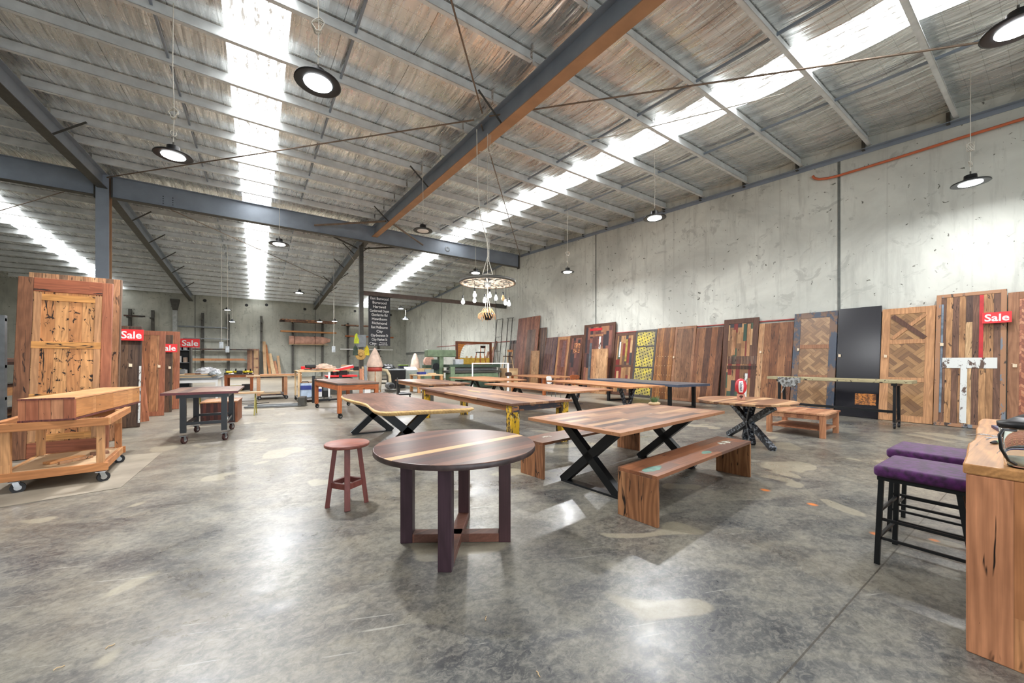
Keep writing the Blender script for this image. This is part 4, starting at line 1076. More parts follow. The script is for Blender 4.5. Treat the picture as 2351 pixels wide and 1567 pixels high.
k = N('yellow_punched_steel'); o_, x_, y_, z_ = k.obj()
fx = k.math('SUBTRACT', k.math('FRACT', k.math('DIVIDE', k.math('ADD', x_, k.math('MULTIPLY', z_, .35)), .14)), .5)
fz = k.math('SUBTRACT', k.math('FRACT', k.math('DIVIDE', k.math('SUBTRACT', z_, k.math('MULTIPLY', x_, .35)), .14)), .5)
dd = k.math('ADD', k.math('ABSOLUTE', fx), k.math('ABSOLUTE', fz))
wr = k.noise(o_, 3.0, 6, .7)
cc = k.mix(k.rng(wr, .42, .6), lin((196, 178, 66)), lin((132, 122, 84)))
cc = k.mix(k.rng(dd, .26, .30, 1, 0), cc, lin((26, 24, 20))); k.out(cc, .5); M_perf = k.m

def lean_panel(label, base, h, w, face, th=.055, board=None, frame=None, fw=.13, mids=(), wall_gap=None, rail=None, parts=(), tagpos=None, lean=None, bev=.004, frame_mat_name=None, twist=0):
    """base = floor point of the panel's lower left corner as seen; face 'W' faces the hall from the right wall, 'S' faces the camera side"""
    rz = R(-90) if face == 'W' else R(0)
    t = thing('leaning_tabletop', label, 'tabletop', (base[0], base[1], .002), 0)
    if lean is None: lean = math.asin(min(.4, max(.02, (XW - .03 - base[0] - th) / h)))
    t.rotation_mode = 'XYZ'
    t.rotation_euler = (Matrix.Rotation(rz, 3, 'Z') @ Matrix.Rotation(-lean, 3, 'X') @ Matrix.Rotation(twist, 3, 'Y')).to_euler('XYZ')
    z0 = .0
    # the panel pivots on its rear lower edge so that it never dips into the floor
    y0 = -th
    if frame:
        MB().box(fw - .01, w - fw + .01, y0 + .008, 0, z0 + fw - .01, h - fw + .01).obj('board', board, t)
        for a, b in ((0, fw), (w - fw, w)): MB().box(a, b, y0, .0, z0, h).obj('stile', frame, t, bev)
        for a, b in ((z0, z0 + fw), (h - fw, h)): MB().box(fw, w - fw, y0, .0, a, b).obj('rail', frame, t, bev)
        for mz in mids: MB().box(fw, w - fw, y0, .0, mz - fw * .35, mz + fw * .35).obj('rail', rail or frame, t, bev)
    else:
        MB().box(0, w, y0, 0, z0, h).obj('board', board, t, bev)
    for nm, x0, x1, za, zb, mt in parts:
        MB().box(x0, x1, y0 - .004, y0 + .01, za, zb).obj(nm, mt, t)
    if tagpos:
        x, z = tagpos; m = MB()
        m.tube([(x, y0 - .008, z + .02), (x + .04, y0 - .03, z + .005), (x + .05, y0 - .02, z - .06)], .003, 4)
        m.box(x + .02, x + .075, y0 - .035, y0 - .025, z - .07, z + .0); m.obj('price_tag', M_tag, t)
    return t
RIGHT_LIMIT = [-.45]
def rp(ul, h, w, label, bx=13.36, front=False, **q):
    """panel on the right wall, placed from near to far: ul = photo column of its left upper corner"""
    y = PX(ul, 800, 13.62).y
    if not front:
        w = y - RIGHT_LIMIT[0] - .015; RIGHT_LIMIT[0] = y
    return lean_panel(label, (bx, y), h, w, 'W', **q)
M_whitewood = chipped('peeling_white_paint', (206, 208, 204), (88, 68, 58), .56, 8, .5, (1, 1, .5))
M_redst = plain('faded_red_strip', (176, 34, 38), .5)
M_greenst = plain('dark_green_strip', (40, 66, 52), .5)
rp(2314, 3.04, 1.3, 'reddish chevron panel with timber frame at the right picture edge', board=M_chev, frame=M_fr_brown, fw=.15, tagpos=(.05, 1.45))
b_ = rp(2149, 3.14, 1.0, 'striped mixed-timber panel with red strip and white painted cross band under the Sale sign', bx=13.30, board=PLK('pale_and_dark_strips', [(206, 166, 118), (120, 88, 70), (196, 150, 104), (88, 66, 56), (178, 134, 92), (214, 178, 132)], .1, .5), frame=M_fr_bl, fw=.08, tagpos=(.06, 1.95),
   parts=[('red_strip', .66, .72, 1.6, 3.05, M_redst), ('white_band', .1, .92, 1.36, 1.6, M_whitewood), ('white_strip', .40, .50, .1, 1.36, M_whitewood), ('blue_strip', .085, .12, .3, 2.9, plain('worn_blue', (110, 122, 134), .5, 0, .3))])
rp(2024, 2.90, 1.22, 'light brown framed panel with basket parquet and dark diagonal at its top', bx=13.34, board=M_parq2, frame=M_fr_light, fw=.16, mids=(2.02, 1.05), tagpos=(.05, 1.68))
p_ = bpy.data.objects['leaning_tabletop.002']; m = MB(); m.bar((.2, -.058, 2.7), (.78, -.058, 2.1), .1, .012, up=(0, 1, 0)); m.obj('diagonal_board', M_fr_dark, p_)
m = MB(); m.bar((.2, -.056, 2.1), (.78, -.056, 2.7), .08, .012, up=(0, 1, 0)); m.obj('diagonal_board', M_fr_light, p_)
rp(1923, 3.0, 1.3, 'plain glossy black panel leaning between two parquet panels', bx=13.42, board=M_blackgloss, tagpos=(.02, 1.7),
   parts=[('small_picture_panel', .42, .82, .34, .62, None)] if False else [])
p_ = bpy.data.objects['leaning_tabletop.003']
m = MB(); m.box(.42, .84, -.062, -.055, .34, .64); m.obj('burnt_orange_picture', chipped('burnt_picture', (190, 120, 54), (96, 58, 30), .5, 14, .4, (1, 1, 1.6), (60, 38, 26)), p_)
rp(1822, 2.98, 1.25, 'dark framed parquet panel between plank panel and glossy black panel', bx=13.36, board=M_parq, frame=chipped('blue_black_frame', (110, 84, 66), (58, 66, 80), .5, 2.2, .45, (1, 1, .6)), fw=.17, mids=(1.95, 1.05), rail=M_fr_brown, tagpos=(.1, 1.9))
rp(1741, 2.76, 1.35, 'plain brown plank panel with pale left edge board', bx=13.34, board=M_pk_brown, tagpos=(.05, 1.85), parts=[('pale_edge_board', 0, .16, .0, 2.76, M_pk_light)])
rp(1660, 2.98, 1.35, 'tall dark framed panel with mosaic boards and a ribbed band across the middle', bx=13.42, board=M_mosaic, frame=M_fr_dark, fw=.17,
   parts=[('pale_strip', .3, .42, 1.72, 2.6, M_pk_light), ('pale_strip', .78, .88, 1.68, 2.78, M_pk_light), ('green_strip', .66, .76, 2.2, 2.78, M_greenst)] + [('ribbed_band', .19 + i * .042, .215 + i * .042, 1.42, 1.68, M_pk_grey) for i in range(23)] + [('ribbed_band', .19 + i * .042, .215 + i * .042, 1.24, 1.36, M_pk_dark) for i in range(23)] + [('white_strip', .78, .86, .3, 1.1, M_whitewood)])
rp(1597, 2.78, 1.1, 'brown plank panel with a lighter grain, third left of the football', bx=13.26, board=M_pk_brown)
rp(1548, 2.88, 1.15, 'light brown framed plank panel with small top rail beside the golden studded one', bx=13.34, board=M_pk_light if False else PLK('pale_brown_planks', [(150, 110, 78), (134, 96, 68), (168, 128, 92)], .2, .4), frame=M_fr_brown, fw=.1, tagpos=(.0, 1.7))
st = []
for zz in (.25, .95, 1.32, 1.7): st += [('stud', .1 + i * .12, .118 + i * .12, zz, zz + .018, M_ply) for i in range(7)]
rp(1507, 2.88, .98, 'golden brown narrow plank panel with rows of pale studs', bx=13.34, board=M_pk_gold, parts=st)
rp(1458, 2.86, 1.06, 'yellow punched steel and dark framed panel with diamond-shaped holes', bx=13.36, board=M_perf, frame=plain('weathered_black_frame', (66, 60, 58), .5), fw=.09, mids=(2.15, 1.25))
rp(1411, 2.80, 1.15, 'framed panel of multi-coloured offcuts with yellow and red pieces left of the yellow steel one', bx=13.4, board=M_mosaic, frame=M_fr_dark, fw=.13, mids=(1.3,), parts=[('yellow_strip', .62, .72, 1.5, 2.5, plain('mustard_paint', (150, 128, 58), .5, 0, .3)), ('white_strip', .28, .36, 1.7, 2.4, M_whitewood)])
rp(1374, 2.08, .98, 'short pale plank panel in front of the tall dark mosaic one', bx=13.08, front=True, lean=R(4), board=M_pk_light)
rp(1339, 3.33, 1.85, 'tall dark mosaic panel with a red-stained top and grey inlays', bx=13.46, board=M_mosaic2, frame=M_fr_dark, fw=.14, parts=[('red_stain', .4, 1.2, 3.0, 3.12, M_redst), ('grey_strip', .45, .6, .6, 2.4, plain('slate_paint', (84, 90, 96), .5, 0, .2)), ('white_strip', 1.05, 1.16, 2.0, 2.7, M_whitewood), ('brown_crosspiece', .42, 1.3, 2.72, 2.82, M_fr_brown)])
rp(1307, 2.88, 1.3, 'brown framed panel with a small square orange picture', bx=13.3, board=M_mosaic2, frame=M_fr_dark, fw=.15, parts=[('orange_picture', .35, .8, 1.95, 2.45, chipped('orange_print', (206, 140, 92), (96, 62, 48), .5, 9, .5, (1, 1, 1)))])
rp(1279, 2.84, 1.3, 'light framed panel with purple-brown inset boards', bx=13.36, board=M_pk_red, frame=M_fr_light, fw=.15, parts=[('purple_strip', .45, .7, 1.2, 2.6, plain('purple_brown', (112, 78, 76), .5, 0, .2))])
rp(1252, 2.86, 1.5, 'purple-grey plank panel right of a short pale board', bx=13.28, board=M_pk_purple)
rp(1234, 2.1, .75, 'short narrow pale board leaning before the tall brown-red panel', bx=13.05, front=True, lean=R(4), board=M_pk_light)
rp(1237, 3.45, 1.25, 'tall greyed plank panel just right of the tallest red-brown one', bx=13.44, board=M_pk_grey)
rp(1188, 4.2, 2.2, 'tallest red-brown plank panel of the right wall row', bx=13.3, board=M_pk_red, parts=[('grey_board', 1.1, 1.9, .02, 3.4, M_pk_grey)])
rp(1168, 2.85, 1.4, 'dark framed panel at the far left end of the right wall row', bx=13.42, board=M_pk_grey, frame=M_pk_dark, fw=.2)

def sale(label, loc, rz, w, h, lean=0.05):
    t = thing('sale_sign', label, 'sign', loc, 0, 'red sale signs')
    t.rotation_euler = (Matrix.Rotation(rz, 3, 'Z') @ Matrix.Rotation(-lean, 3, 'X')).to_euler('XYZ')
    MB().box(0, w, -.006, 0, 0, h).obj('board', M_red, t)
    o = text_mesh('x', [('Sale', 0, 0, h * .92)], h, M_white, None, Matrix.Identity(4), bold=.018)
    xs = [v.co.x for v in o.data.vertices]; wd = max(xs) - min(xs); ys = [v.co.y for v in o.data.vertices]; k_ = w * .84 / wd; yc = (max(ys) + min(ys)) / 2
    m = MB(); m.add([(w / 2 + (v.co.x - (max(xs) + min(xs)) / 2) * k_, -.008 - v.co.z, h / 2 + (v.co.y - yc)) for v in o.data.vertices], [tuple(p_.vertices) for p_ in o.data.polygons])
    bpy.data.objects.remove(o); m.obj('lettering', M_white, t)
    # little serifs on the S, a, l and e
    return t
pa = PX(2254, 742, 13.42)
sale('red Sale sign taped on the striped mixed-timber panel at right', (13.505, pa.y, pa.z), R(-90), .40, .245, .17)

# left hand stack of leaning tops (they face the camera side and lean away from it)
M_burl = wood('burl_boards', [(216, 160, 104), (200, 140, 88), (222, 172, 120), (190, 128, 80)], 'Z', .15, 9, .4, .3, .85, .5, vein=1)
t = thing('leaning_tabletop', 'large framed pale burl timber panel leaning behind the wooden trolley, far left', 'tabletop', (-3.10, 9.02, .002), 0)
t.rotation_euler = (R(-5.5), 0, R(1))
w, h, th = 1.04, 2.86, .06
MB().box(.13, w - .1, -th + .012, 0, .2, h - .2).obj('board', M_burl, t)
MB().box(0, .16, -th, 0, 0, h).obj('stile', M_fr_dark if False else PLK('brown_stile', [(136, 92, 64), (120, 78, 54)], .3, .3), t, .006)
MB().box(w - .12, w, -th, 0, 0, h).obj('stile', M_fr_red, t, .006)
for a, b in ((0, .24), (h - .22, h)): MB().box(.16, w - .12, -th, 0, a, b).obj('rail', wood('red_rail_x', [(170, 104, 72), (154, 90, 62)], 'X', .3, 9, .4, .35, .2, 0), t, .006)
M_railx = wood('honey_rail_x', [(206, 148, 84)], 'X', .5, 9, .4, .35, .2, 0, vein=1)
for a, b in ((.9, 1.0), (1.72, 1.83)): MB().box(.16, w - .12, -th - .004, 0, a, b).obj('rail', M_railx, t, .003)
for a, b in ((.17, .25), (w - .2, w - .125)): MB().box(a, b, -th - .002, -.02, .26, h - .24).obj('inner_frame', M_fr_light, t)
MB().box(.25, w - .2, -th - .002, -.02, h - .36, h - .26).obj('inner_frame', M_railx, t)
MB().box(.25, w - .2, -th - .002, -.02, .26, .36).obj('inner_frame', M_railx, t)
lean_panel('tall weathered striped panel behind the large framed burl panel', (-3.38, 10.2), 3.12, 1.18, 'S', board=PLK('weathered_striped_planks', [(176, 128, 92), (150, 112, 82), (196, 152, 110), (124, 96, 74), (184, 140, 102)], .1, .7), lean=R(5.5), tagpos=(.98, 1.55), th=.07)
lean_panel('dark rough-grained panel with rounded corner behind the wooden trolley', (-3.34, 11.95), 2.33, 1.12, 'S', board=PLK('dark_rough_planks', [(92, 72, 58), (76, 60, 50), (110, 84, 64)], .16, .6), lean=R(5.5), tagpos=(.9, 1.45), bev=.02, parts=[('white_edge_trace', 1.085, 1.12, .1, 1.4, M_whitewood)])
lean_panel('short orange-brown board leaning askew before the framed panel', (-2.62, 12.6), 1.8, .44, 'S', board=PLK('salmon_planks', [(206, 136, 98), (190, 120, 84)], .2, .2), lean=R(9), th=.03, twist=R(-6))
lean_panel('orange-brown framed panel behind the short leaning board', (-3.30, 14.1), 2.36, 1.16, 'S', board=PLK('orange_planks', [(190, 130, 86), (170, 110, 70), (204, 146, 100)], .15, .3), frame=M_fr_red, fw=.12, lean=R(5.5), tagpos=(1.0, 1.4))
lean_panel('dark-striped timber panel, second last of the left stack', (-3.3, 14.95), 2.3, 1.2, 'S', board=PLK('dark_stripe_planks', [(86, 68, 52), (170, 120, 78), (110, 78, 56)], .15, .4), lean=R(5.5), tagpos=(1.1, 1.35))
lean_panel('red-brown framed panel, last and farthest of the left stack', (-3.2, 15.75), 2.46, 1.16, 'S', board=PLK('striped_orange_planks', [(196, 136, 90), (150, 90, 58), (128, 84, 60)], .17, .3), frame=M_fr_red, fw=.14, lean=R(5.5))
pa = PY(284, 781, 12.06); sale('red Sale sign on the dark rough-grained panel, nearest of the left signs', (pa.x - .06, 11.99, pa.z), 0, .40, .255, .096)
pa = PY(371, 808, 15.08); sale('lower red Sale sign on the dark-striped panel in the left stack', (pa.x - .06, 15.0, pa.z), 0, .42, .25, .096)
# sheet rack standing behind the stack (the tops lean against it)
t = thing('timber_rack', 'steel rack loaded with dark timber boards at the far left behind the panels', 'rack', (-4.9, 10.2, 0))
for x in (0, 1.3):
    for y in (0, 5.9): MB().box(x - .04, x + .04, y - .04, y + .04, 0, 2.3).obj('upright', M_galvb, t)
for z in (.35, .9, 1.45, 2.25):
    for y in (0, 5.9): MB().box(-.04, 1.34, y - .03, y + .03, z - .05, z).obj('arm', M_galvb, t)
random.seed(11)
for z in (.35, .9, 1.45):
    for i in range(5):
        a = .05 + i * .25; tag(MB().box(-4.9 + a, -4.9 + a + .2, 9.9 + random.uniform(-.3, .2), 16.2, z + .001, z + .05 + .1 * random.random()).obj('timber_board', random.choice((M_pk_dark, M_w_tableY, M_w_pineY, M_galvb))), 'long board in the far left steel rack, %s from the left at %s level' % (ORD[i], {.35: 'bottom', .9: 'middle', 1.45: 'top'}[z]), 'board', 'boards in the far left rack')

# ------------------------------------------------------------------ wooden trolley and cabinet
t = thing('wooden_trolley', 'rough pine trolley with lower deck and rubber casters at the left edge', 'trolley', (-2.42, 6.75, 0), R(4))
Wd, L, zt = .84, 1.18, .80
for x in (.05, Wd - .05):
    for y in (.05, L - .05):
        MB().box(x - .035, x + .035, y - .035, y + .035, .22, zt).obj('post', M_w_pineZ, t, .003)
for x, y, r_ in ((.12, .02, .2), (Wd - .04, .0, .5), (Wd - .06, L - .06, .1), (.08, L - .06, .9)): caster(t, x, y, .06, rot=r_)
for y in (-.005, L - .04): MB().box(-.12 if y < 0 else 0, Wd + .02, y, y + .045, .14, .235).obj('deck_rail', M_w_pine, t, .003)
for x in (0, Wd - .045): MB().box(x, x + .045, .045, L - .045, .14, .235).obj('deck_rail', M_w_pineY, t, .003)
MB().box(.02, Wd - .02, .02, L - .02, .215, .23).obj('deck_board', M_mdf, t)
MB().box(-.1, Wd + .03, -.03, .015, zt - .09, zt + .005).obj('top_rail', M_w_pine, t, .003)
MB().box(0, Wd, L - .045, L, zt - .09, zt).obj('top_rail', M_w_pine, t, .003)
MB().box(Wd - .02, Wd + .045, -.02, L + .25, zt - .085, zt + .005).obj('top_rail', M_w_pineY, t, .003)
MB().box(-.1, -.03, .015, L, zt - .085, zt + .005).obj('top_rail', M_w_pineY, t, .003)
for lab, x, y, rz, sx, sy, z in (('longer pale offcut lying on the lower deck of the wooden trolley', -2.05, 7.25, 50, .36, .11, .245), ('shorter dark-edged offcut lying on the lower deck of the wooden trolley', -1.8, 7.5, 20, .17, .12, .245), ('thin dark offcut beside the longer one on the trolley deck', -1.93, 7.16, 50, .34, .035, .245)):
    o = MB().box(-sx / 2, sx / 2, -sy / 2, sy / 2, 0, .03).obj('timber_offcut', M_w_pine if 'dark' not in lab else M_w_tableY, None, .002)
    o.location = (x, y, z - .012); o.rotation_euler = (0, 0, R(rz)); tag(o, lab, 'offcut')
t = thing('drawer_cabinet', 'long low timber cabinet with plank end and four drawers lying on the wooden trolley', 'cabinet', (-2.28, 6.76, .806), R(-4.5))
Wd, L, h = .46, 2.2, .275
MB().box(0, Wd, 0, L, 0, .022).obj('bottom_board', PLK('purple_edge', [(120, 68, 62)], .3, 0), t, .002)
MB().box(0, Wd, 0, L, h - .022, h).obj('top_board', M_w_cabtop, t, .002)
MB().box(.0, Wd, -.001, 0.0, h - .022, h - .001).obj('top_edge_strip', PLK('purple_edge2', [(128, 72, 64)], .3, 0), t)
MB().box(.005, Wd - .004, .004, .04, .022, h - .022).obj('end_panel', M_w_cab, t)
MB().box(.005, .03, .04, L - .02, .022, h - .022).obj('rear_panel', M_w_cabY, t)
MB().box(.03, Wd - .02, L - .04, L - .005, .022, h - .022).obj('end_panel', M_w_cab, t)
for i in range(4):
    MB().box(Wd - .03, Wd - .004, .045 + i * (L - .09) / 4 + .004, .045 + (i + 1) * (L - .09) / 4 - .004, .028, h - .026).obj('drawer_front', M_w_cabY, t, .002)
tag(MB().prism([(-3.3, 6.0), (-1.35, 6.35), (-1.3, 8.4), (-3.2, 8.8)], .001, .006).obj('floor_sheet', plain('grubby_sheet', (140, 130, 114), .7, 0, .15, 2)), 'thin pale protective sheet on the floor beneath the wooden trolley', 'sheet')
# striped timber box behind the black trolley table
t = thing('striped_box_seat', 'dark striped timber box unit with brown top behind the black trolley table', 'box', (-1.12, 11.6, 0), R(-4))
MB().box(0, .72, 0, .95, 0, .5).obj('carcass', PLK('striped_dark_red', [(92, 48, 40), (60, 34, 32), (128, 66, 50), (150, 92, 60)], .07, .1, 9), t, .003)
MB().box(-.01, .73, -.01, .96, .5, .53).obj('top_board', M_w_tableY2, t, .003)
t = thing('plank_bench', 'pale thin plank on trestle legs behind the striped timber box', 'bench', (-1.0, 12.9, 0), R(-6))
MB().box(-.5, 1.15, 0, .35, .6, .64).obj('plank', M_mdf, t)
for x in (-.3, .95):
    for s_ in (-1, 1): MB().bar((x, .17 + s_ * .25, 0), (x, .17, .6), .03, .03, up=(1, 0, 0)).obj('leg', plain('dull_yellow', (150, 140, 60), .5), t)

# ================================================================== WORKSHOP BEHIND
YWB = YB - .02
def cant_rack(label, posts, arms_z, depth=1.1, h=5.2, y=YWB):
    t = thing('cantilever_rack', label, 'rack', (posts[0], y, 0))
    for px in posts:
        x = px - posts[0]
        MB().box(x - .09, x + .09, -.28, -.06, 0, h).obj('upright', M_dsteel, t)
        MB().box(x - .1, x + .1, -.75, -.06, 0, .12).obj('foot', M_dsteel, t)
        for z in arms_z: MB().bar((x, -.28, z), (x, -depth, z), .08, .1).obj('arm', M_dsteel, t)
    return t
xs_l = [PY(u, 800, YWB).x for u in (466, 525, 600)]
cant_rack('left cantilever rack of dark steel posts on the rear wall holding long boards', xs_l, (1.5, 2.4, 3.3, 4.25, 5.0), h=5.6)
xs_r = [PY(u, 800, YWB).x for u in (672, 740)]
cant_rack('middle cantilever rack on the rear wall with the cloth-wrapped bundle', xs_r, (1.2, 3.0, 4.15, 5.1), h=5.4)
xs_q = [PY(u, 800, YWB).x for u in (798, 868)]
cant_rack('right cantilever rack on the rear wall behind the banner and straw hat', xs_q, (2.0, 2.6, 3.9, 5.0), h=5.4)
xs_f = [PY(u, 800, YWB).x for u in (300, 352)]
cant_rack('far left cantilever rack on the rear wall, seen over the Sale panels', xs_f, (2.4, 3.6, 4.9), h=5.6)
def boards(u0, u1, z, n, mats, lab, th=.05, dy=.22, wob=.5):
    x0, x1 = PY(u0, 800, YB - 1).x, PY(u1, 800, YB - 1).x
    for i in range(n):
        a = x0 + random.uniform(0, wob); b = x1 - random.uniform(0, wob)
        y = YB - 1.12 + (i % 3) * dy; zz = z + (i // 3) * th * 1.15
        o = MB().box(a, b, y, y + dy * .9, zz, zz + th).obj('long_board', mats[i % len(mats)])
        tag(o, '%s, %s from front' % (lab, ORD[i]), 'board', 'long boards stored on the rear racks')
random.seed(21)
DK = [M_pk_dark, M_w_tableY, M_galvb]
boards(405, 530, 4.300, 3, [M_galvb, M_galvb, M_galvb], 'grey tube on the top arms of the left rear rack', .1)
boards(410, 530, 3.350, 2, [M_galvb], 'thin grey tube on the fourth arms of the left rear rack', .07)
boards(400, 585, 2.450, 3, DK, 'long brown board on the middle arms of the left rear rack', .1)
boards(432, 566, 1.550, 5, [M_w_pine, M_galvb, M_w_tableY], 'long board on the bottom arms of the left rear rack', .08)
boards(640, 775, 5.150, 6, [M_w_tableY, M_pk_dark, M_w_tableY], 'dark board stack on the top arms of the middle rear rack', .12)
boards(632, 775, 4.200, 3, [M_w_pine, M_w_tableY], 'pale board on the third arms of the middle rear rack', .14)
boards(784, 905, 5.050, 3, [M_w_tableY, M_pk_dark], 'board on the top arms of the right rear rack', .12)
boards(782, 905, 3.950, 2, [M_w_orangeY], 'orange board on the third arms of the right rear rack', .12)
boards(775, 905, 2.650, 3, [M_white, M_pk_red, M_mdf], 'thin board on the second arms of the right rear rack', .08)
boards(284, 335, 4.950, 3, DK, 'board on the top arms of the far left rear rack', .1)
boards(284, 352, 3.650, 3, [M_w_pine, M_w_pine], 'pale board on the middle arms of the far left rear rack', .1)
# wrapped bundle
a, b = PY(664, 790, YB - 1).x, PY(758, 790, YB - 1).x
t = thing('wrapped_timber_bundle', 'pinkish canvas-wrapped timber bundle tied with straps on the middle rear rack', 'bundle', (a, YB - 1.05, 3.12))
m = MB(); n = 14; L = b - a; random.seed(4); vs = []
for i in range(n + 1):
    f = i / n; sc = 1 if f < .8 else 1 - (f - .8) * 3.2; dz = (0 if f < .8 else (f - .8) * 2.2)
    for (yy, zz) in ((0, 0), (.0, .35), (.05, .72), (.5, .74), (.75, .4), (.7, 0)):
        vs.append((f * L, yy * sc + random.uniform(-.02, .02), zz * sc + dz * .6 + random.uniform(-.025, .025)))
m.add(vs, [(i * 6 + k_, i * 6 + (k_ + 1) % 6, (i + 1) * 6 + (k_ + 1) % 6, (i + 1) * 6 + k_) for i in range(n) for k_ in range(6)], True); m.add(vs, [(0, 5, 4, 3, 2, 1), tuple(range(n * 6, n * 6 + 6))])
m.obj('canvas_wrap', plain('pink_canvas', (190, 146, 128), .85, 0, .15, 3), t)
m = MB()
for f in (.12, .62): m.box(f * L - .03, f * L + .03, -.04, .8, -.02, .78)
m.obj('straps', plain('brown_strap', (110, 74, 60), .7), t)
MB().box(.0, L * .95, -.05, .6, -.06, -.02).obj('pallet_board', M_ply, t)
# boards leaning on the rear wall
for i, (u, w, h, lx) in enumerate(((607, .25, 3.3, .3), (613, .2, 3.0, .9), (622, .3, 2.2, 1.0), (631, .35, 1.5, .6), (640, .2, 2.0, .4))):
    p = PY(u, 865, YB - .9); o = MB().bar((p.x + lx * .3, YB - 1.1, .02), (p.x - lx * .1, YB - .12, h), w, .04, up=(0, 1, 0)).obj('leaning_board', [M_mdf, M_w_pine, M_ply, M_w_cab, M_mdf][i])
    tag(o, '%s board from the left leaning on the rear wall beside the tall dark rack post' % ORD[i], 'board', 'boards leaning on the rear wall')
p = PY(575, 850, YB - .5)
t = thing('door_blank', 'narrow panelled brown door blank standing by the tall rear rack post', 'door', (p.x - .25, YB - .4, 0))
MB().box(0, .9, 0, .05, .0, 2.6).obj('board', M_w_tableY, t); 
for z in (.2, 1.0, 1.8): MB().box(.5, .82, -.01, .0, z, z + .65).obj('raised_panel', M_mdf, t)
t = thing('paint_shelf', 'dark shelf unit with white and yellow tins just right of the left panel stack', 'shelf', (-4.15, 24, 0))
for x in (0, 1.45): MB().box(x - .03, x + .03, 0, .5, 0, 2.6).obj('upright', M_dsteel, t)
for z in (.25, .85, 1.45, 2.05, 2.55): MB().box(0, 1.45, 0, .5, z - .03, z).obj('shelf_board', M_galvb, t)
MB().box(0, 1.45, .48, .5, .2, 2.55).obj('back_sheet', M_black, t)
random.seed(5); k2 = 0
cols = [M_white, M_yellow, M_white, M_pblue, M_cloth, M_white]
tin0 = None
for z, nm in ((.85, 'second'), (1.45, 'third'), (2.05, 'fourth')):
    for i in range(4):
        r_ = .09 + .02 * (i % 2); tn = thing('paint_tin', '%s tin from the right on the %s shelf of the dark shelf unit' % (ORD[i], nm), 'tin', (-2.9 - i * .25, 24.2, z), 0, 'tins on the dark shelf unit')
        MB().cyl((0, 0, 0), (0, 0, .24 + .06 * (i % 3)), r_, n=16).obj('tin_body', cols[k2 % 6], tn); MB().cyl((0, 0, .24 + .06 * (i % 3)), (0, 0, .26 + .06 * (i % 3)), r_ * .9, n=16).obj('lid', M_galvb, tn); k2 += 1
p = PY(420, 797, 23.9)
sale('upper red Sale sign hanging on the dark shelf unit, farthest of the left signs', (-3.06, 23.992, 2.18), 0, .72, .42, 0.0)

def bench(name, label, x0, x1, y0, y1, z, top, leg, th=.05, lw=.08, shelf=None, rail=None, cat='bench'):
    t = thing(name, label, cat, (x0, y0, 0)); w, l = x1 - x0, y1 - y0
    MB().box(0, w, 0, l, z - th, z).obj('tabletop', top, t)
    for x in (lw / 2 + .02, w - lw / 2 - .02):
        for y in (lw / 2 + .02, l - lw / 2 - .02): MB().box(x - lw / 2, x + lw / 2, y - lw / 2, y + lw / 2, 0, z - th).obj('leg', leg, t)
    if shelf: MB().box(.03, w - .03, .03, l - .03, .25, .28).obj('shelf', shelf, t)
    if rail:
        for y in (.03, l - .06): MB().box(lw, w - lw, y, y + .03, z - th - .12, z - th).obj('apron', rail, t)
    return t
# white steel frame bench with sheets
bench('white_frame_bench', 'white steel frame bench stacked with pale sheets behind the black trolley table', -3.1, -1.25, 18.6, 21.6, .84, M_galvb, M_white, .04, .07, rail=M_white)
random.seed(8)
for i in range(4):
    z = .841 + i * .035; o = MB().box(-3.05 + .03 * i, -1.45 - .05 * i, 18.7 + .2 * i, 21.3, z, z + .032).obj('sheet', M_ply if i % 2 else M_galvb); tag(o, '%s sheet up in the stack on the white steel frame bench' % ORD[i], 'sheet', 'sheets on the white frame bench')
def heap(name, label, cat, c, sx, sy, sz, mat, seed=1, group=None):
    random.seed(seed); m = MB(); n1, n2 = 10, 18; vs = []
    for j in range(n1 + 1):
        ph = math.pi / 2 * j / n1
        for i in range(n2):
            a = 2 * math.pi * i / n2; q = random.uniform(.86, 1.1) if j > 0 else 1
            vs.append((math.cos(a) * math.cos(ph) * sx * q, math.sin(a) * math.cos(ph) * sy * q, math.sin(ph) * sz * q))
    m.add(vs, [(j * n2 + i, j * n2 + (i + 1) % n2, (j + 1) * n2 + (i + 1) % n2, (j + 1) * n2 + i) for j in range(n1) for i in range(n2)], False)
    m.add(vs, [tuple(range(n2 - 1, -1, -1))])
    o = m.obj(name, mat); o.location = c; return tag(o, label, cat, group)
heap('plastic_wrap', 'crumpled white plastic wrap lying on the sheets of the white frame bench', 'plastic', (-1.75, 20.6, .985), .45, .5, .26, plain('wrap_white', (208, 210, 214), .35, 0, .25, 8), 2)
heap('plastic_wrap', 'smaller crumpled clear plastic at the right end of the white frame bench', 'plastic', (-1.42, 19.4, .98), .22, .4, .14, plain('wrap_grey', (176, 182, 186), .3, 0, .3, 9), 3)
t = bench('orange_bench', 'orange hardwood bench carrying yellow power tools, behind the white frame bench', -1.35, -.15, 23.2, 25.4, .86, M_w_darktop, M_w_orange, .05, .12, rail=M_w_orangeY)
def power_tool(label, loc, rz, mat):
    t = thing('power_tool', label, 'tool', loc, rz, 'yellow power tools on the orange bench')
    MB().cyl((-.14, 0, .09), (.12, 0, .09), .07, .055, 12).obj('motor_housing', mat, t, .0); MB().bar((-.1, 0, .1), (-.16, 0, .26), .05, .05).obj('grip', M_blackp, t)
    MB().box(-.2, -.05, -.06, .06, .0, .06).obj('battery_base', M_blackp, t)
for i, (x, y, rz) in enumerate(((-1.15, 23.6, .3), (-.95, 24.2, 1.9), (-.6, 23.7, 2.6), (-.4, 24.3, .9), (-.25, 23.5, 1.4))):
    power_tool('yellow and black power tool, %s from the left on the orange bench' % ORD[i], (x, y, .861), rz, M_yellow)
